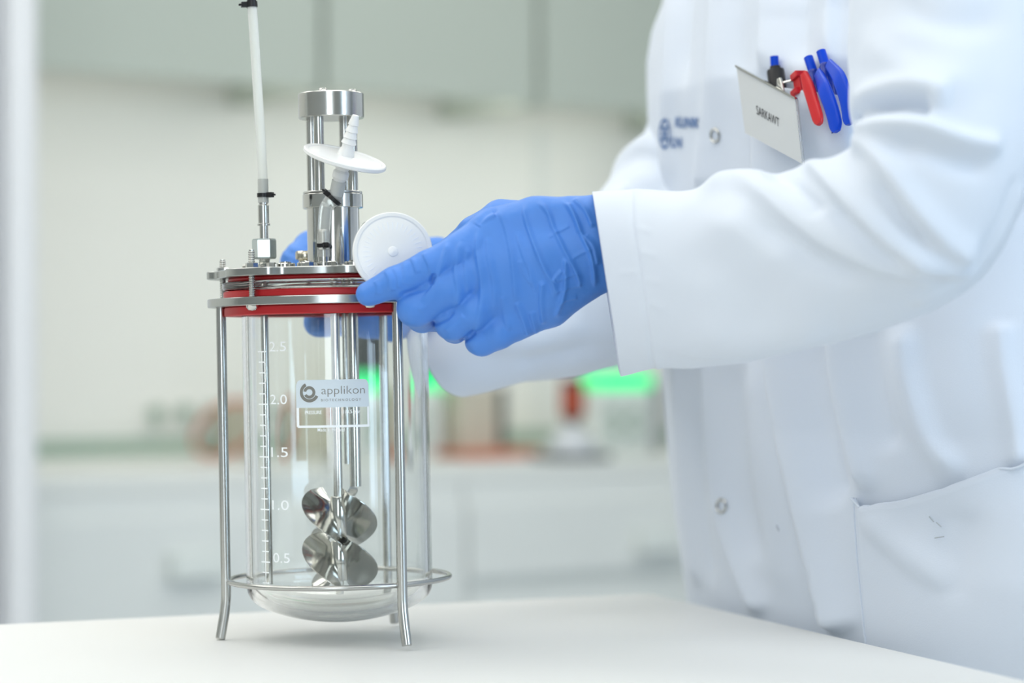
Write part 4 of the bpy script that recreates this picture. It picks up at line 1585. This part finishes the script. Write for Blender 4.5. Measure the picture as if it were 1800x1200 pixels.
def slab(name, q, n, t0, t1, m, parent):
    v = [p + n * t0 - bo for p in q] + [p + n * t1 - bo for p in q]
    f = [(0, 1, 2, 3), (7, 6, 5, 4), (0, 4, 5, 1), (1, 5, 6, 2), (2, 6, 7, 3), (3, 7, 4, 0)]
    return MB().add(v, f).build(name, m, parent, smooth=False)


slab('card', q, PN, 0, .0008, M_BADGE, badge)
slab('clear_rim', [q[0] + (q[0] - q[3]) * .02, q[1] + (q[1] - q[2]) * .02, q[1] * .985 + q[2] * .015, q[0] * .985 + q[3] * .015], PN, -.0006, .0022, M_CHROME, badge)
slab('side_rim', [q[1], q[1] + (q[1] - q[0]) * .012, q[2] + (q[2] - q[3]) * .012, q[2]], PN, -.0004, .0018, M_CLEAR, badge)
X, Y, Ft = text_mesh('SARKAWT', 1.0, 1.0, .0)
v = []
cx, cy, ux, uy = 1349.5, 204, (40, 23), (-1.2, -16)
for a, b in zip(X, Y):
    px_, py_ = cx + a * ux[0] + b * uy[0], cy + a * ux[1] + b * uy[1]
    v.append(lift_pt(px_, py_, BOFF + .0014 + .004 * max(0, min(1, (1405 - px_) / 105))) - bo)
mesh_np('lettering', [tuple(p) for p in v], Ft, M_INK, badge, smooth=False)
MB().tube([lift_pt(1376, 146, .014) - bo, lift_pt(1402, 139, .012) - bo], .0013, 10).build('clip_strap', M_CHROME, badge)
tag(badge, 'silver-grey name badge in a clear sleeve clipped to the breast pocket', 'badge')


def curved_clip(pts, offs, wid, thk, m, name, parent, org):
    P = [lift_pt(x, y, o) for (x, y), o in zip(pts, offs)]
    n = 28
    P = [Vector(p) for p in crom([tuple(p) for p in P], n)]
    v, f = [], []
    k = 16
    for i, p in enumerate(P):
        t = (P[min(i + 1, n - 1)] - P[max(i - 1, 0)]).normalized()
        side = t.cross(PN).normalized()
        nn = side.cross(t)
        e = 1.0
        if i < 7:
            e = .62 + .38 * i / 7
        if i >= n - 5:
            e = math.sqrt(max(.02, 1 - ((i - n + 5.5) / 5) ** 2))
        for j in range(k):
            a = 2 * PI * j / k
            ca, sa = math.cos(a), math.sin(a)
            v.append(p + side * wid * e * math.copysign(abs(ca) ** .5, ca) + nn * thk * math.copysign(abs(sa) ** .5, sa) - org)
    for i in range(n - 1):
        for j in range(k):
            f.append((i * k + j, i * k + (j + 1) % k, (i + 1) * k + (j + 1) % k, (i + 1) * k + j))
    f += [tuple(range(k)), tuple(range((n - 1) * k, n * k))]
    return MB().add(v, f).build(name, m, parent, angle=50)


def ball_pen(button, shoulder, bodyend, clip, lb):
    """blue push-button ballpoint: button, translucent shoulder, barrel in the pocket, long clip"""
    a, b, c = lift_pt(*button, .010), lift_pt(*shoulder, .009), lift_pt(*bodyend, .004)
    r = empty('ball_pen', a)
    o = Vector(a)
    MB().tube([a - o, b - o], [.0036, .0036], 20).build('push_button', M_PENB, r)
    ax = (c - b).normalized()
    MB().tube([b - o - ax * .002, b - o + ax * .0005, b - o + ax * .012, c - o], [.0036, .0050, .0056, .0050], 24).build('barrel', M_PENT, r)
    curved_clip(clip, [.013, .022, .024, .024, .024], .0062, .0018, M_PENB, 'clip', r, o)
    tag(r, lb, 'pen', 'pens in the breast pocket')


ball_pen((1443, 90), (1451, 116), (1472, 235), [(1457, 112), (1474, 136), (1485, 165), (1491, 192), (1493, 219)], 'blue push-button pen nearest the sleeve, its clip bowed outwards')
ball_pen((1421, 101), (1430, 128), (1450, 238), [(1438, 128), (1447, 152), (1458, 180), (1466, 206), (1471, 231)], 'blue push-button pen between the red clip and the outer blue pen')
# red pen: flat clip with a stepped head
a = lift_pt(1402, 140, .012)
r = empty('felt_pen', a)
o = Vector(a)
curved_clip([(1413, 129), (1420, 150), (1427, 172), (1434, 195), (1441, 218)], [.0225] * 5, .0052, .0019, M_PENR, 'clip', r, o)
b, c = lift_pt(1405, 131, .011), lift_pt(1411, 164, .010)
Rp = rot_frame(b - c, BT)
hd_ = MB()
hd_.box((b + c) / 2 - o, (.010, .008, (b - c).length), Rp)
hd_.box(lift_pt(1402, 162, .013) - o, (.010, .008, .005), Rp)
hd_.box(lift_pt(1403, 133, .013) - o, (.010, .009, .005), Rp)
hd_.build('cap', M_PENR, r, smooth=False, bevel=.0008)
MB().tube([c - o, lift_pt(1424, 235, .004) - o], .0045, 18).build('barrel', M_PENR, r)
tag(r, 'red pen clipped to the pocket edge by its flat bright red clip', 'pen', 'pens in the breast pocket')
# black marker with chrome clip behind the badge
a, c = lift_pt(1363, 122, .014), lift_pt(1376, 230, .008)
r = empty('marker_pen', a)
o = Vector(a)
ax = (c - a).normalized()
MB().tube([a - o, a - o + ax * .0015, a - o + ax * .03, c - o], [.0062, .0068, .0068, .0058], 24).build('cap', M_BLACK, r)
MB().tube([a - o - ax * .0025, a - o + ax * .001], [.0040, .0044], 20).build('cap_end', M_BLACK, r)
curved_clip([(1370, 138), (1371, 147), (1373, 157), (1375, 168), (1377, 180)], [.0225] * 5, .0030, .0012, M_STEEL, 'clip', r, o)
tag(r, 'black marker with a small chrome clip behind the name badge', 'pen', 'pens in the breast pocket')
# third blue pen behind the marker
a, c = lift_pt(1361, 99, .008), lift_pt(1368, 220, .002)
r = empty('ball_pen', a)
o = Vector(a)
ax = (c - a).normalized()
MB().tube([a - o, a - o + ax * .016], .0033, 20).build('push_button', M_PENB, r)
MB().tube([a - o + ax * .016, a - o + ax * .018, c - o], [.0036, .0042, .0040], 20).build('barrel', M_PENB, r)
tag(r, 'blue pen standing behind the black marker, only its button showing', 'pen', 'pens in the breast pocket')
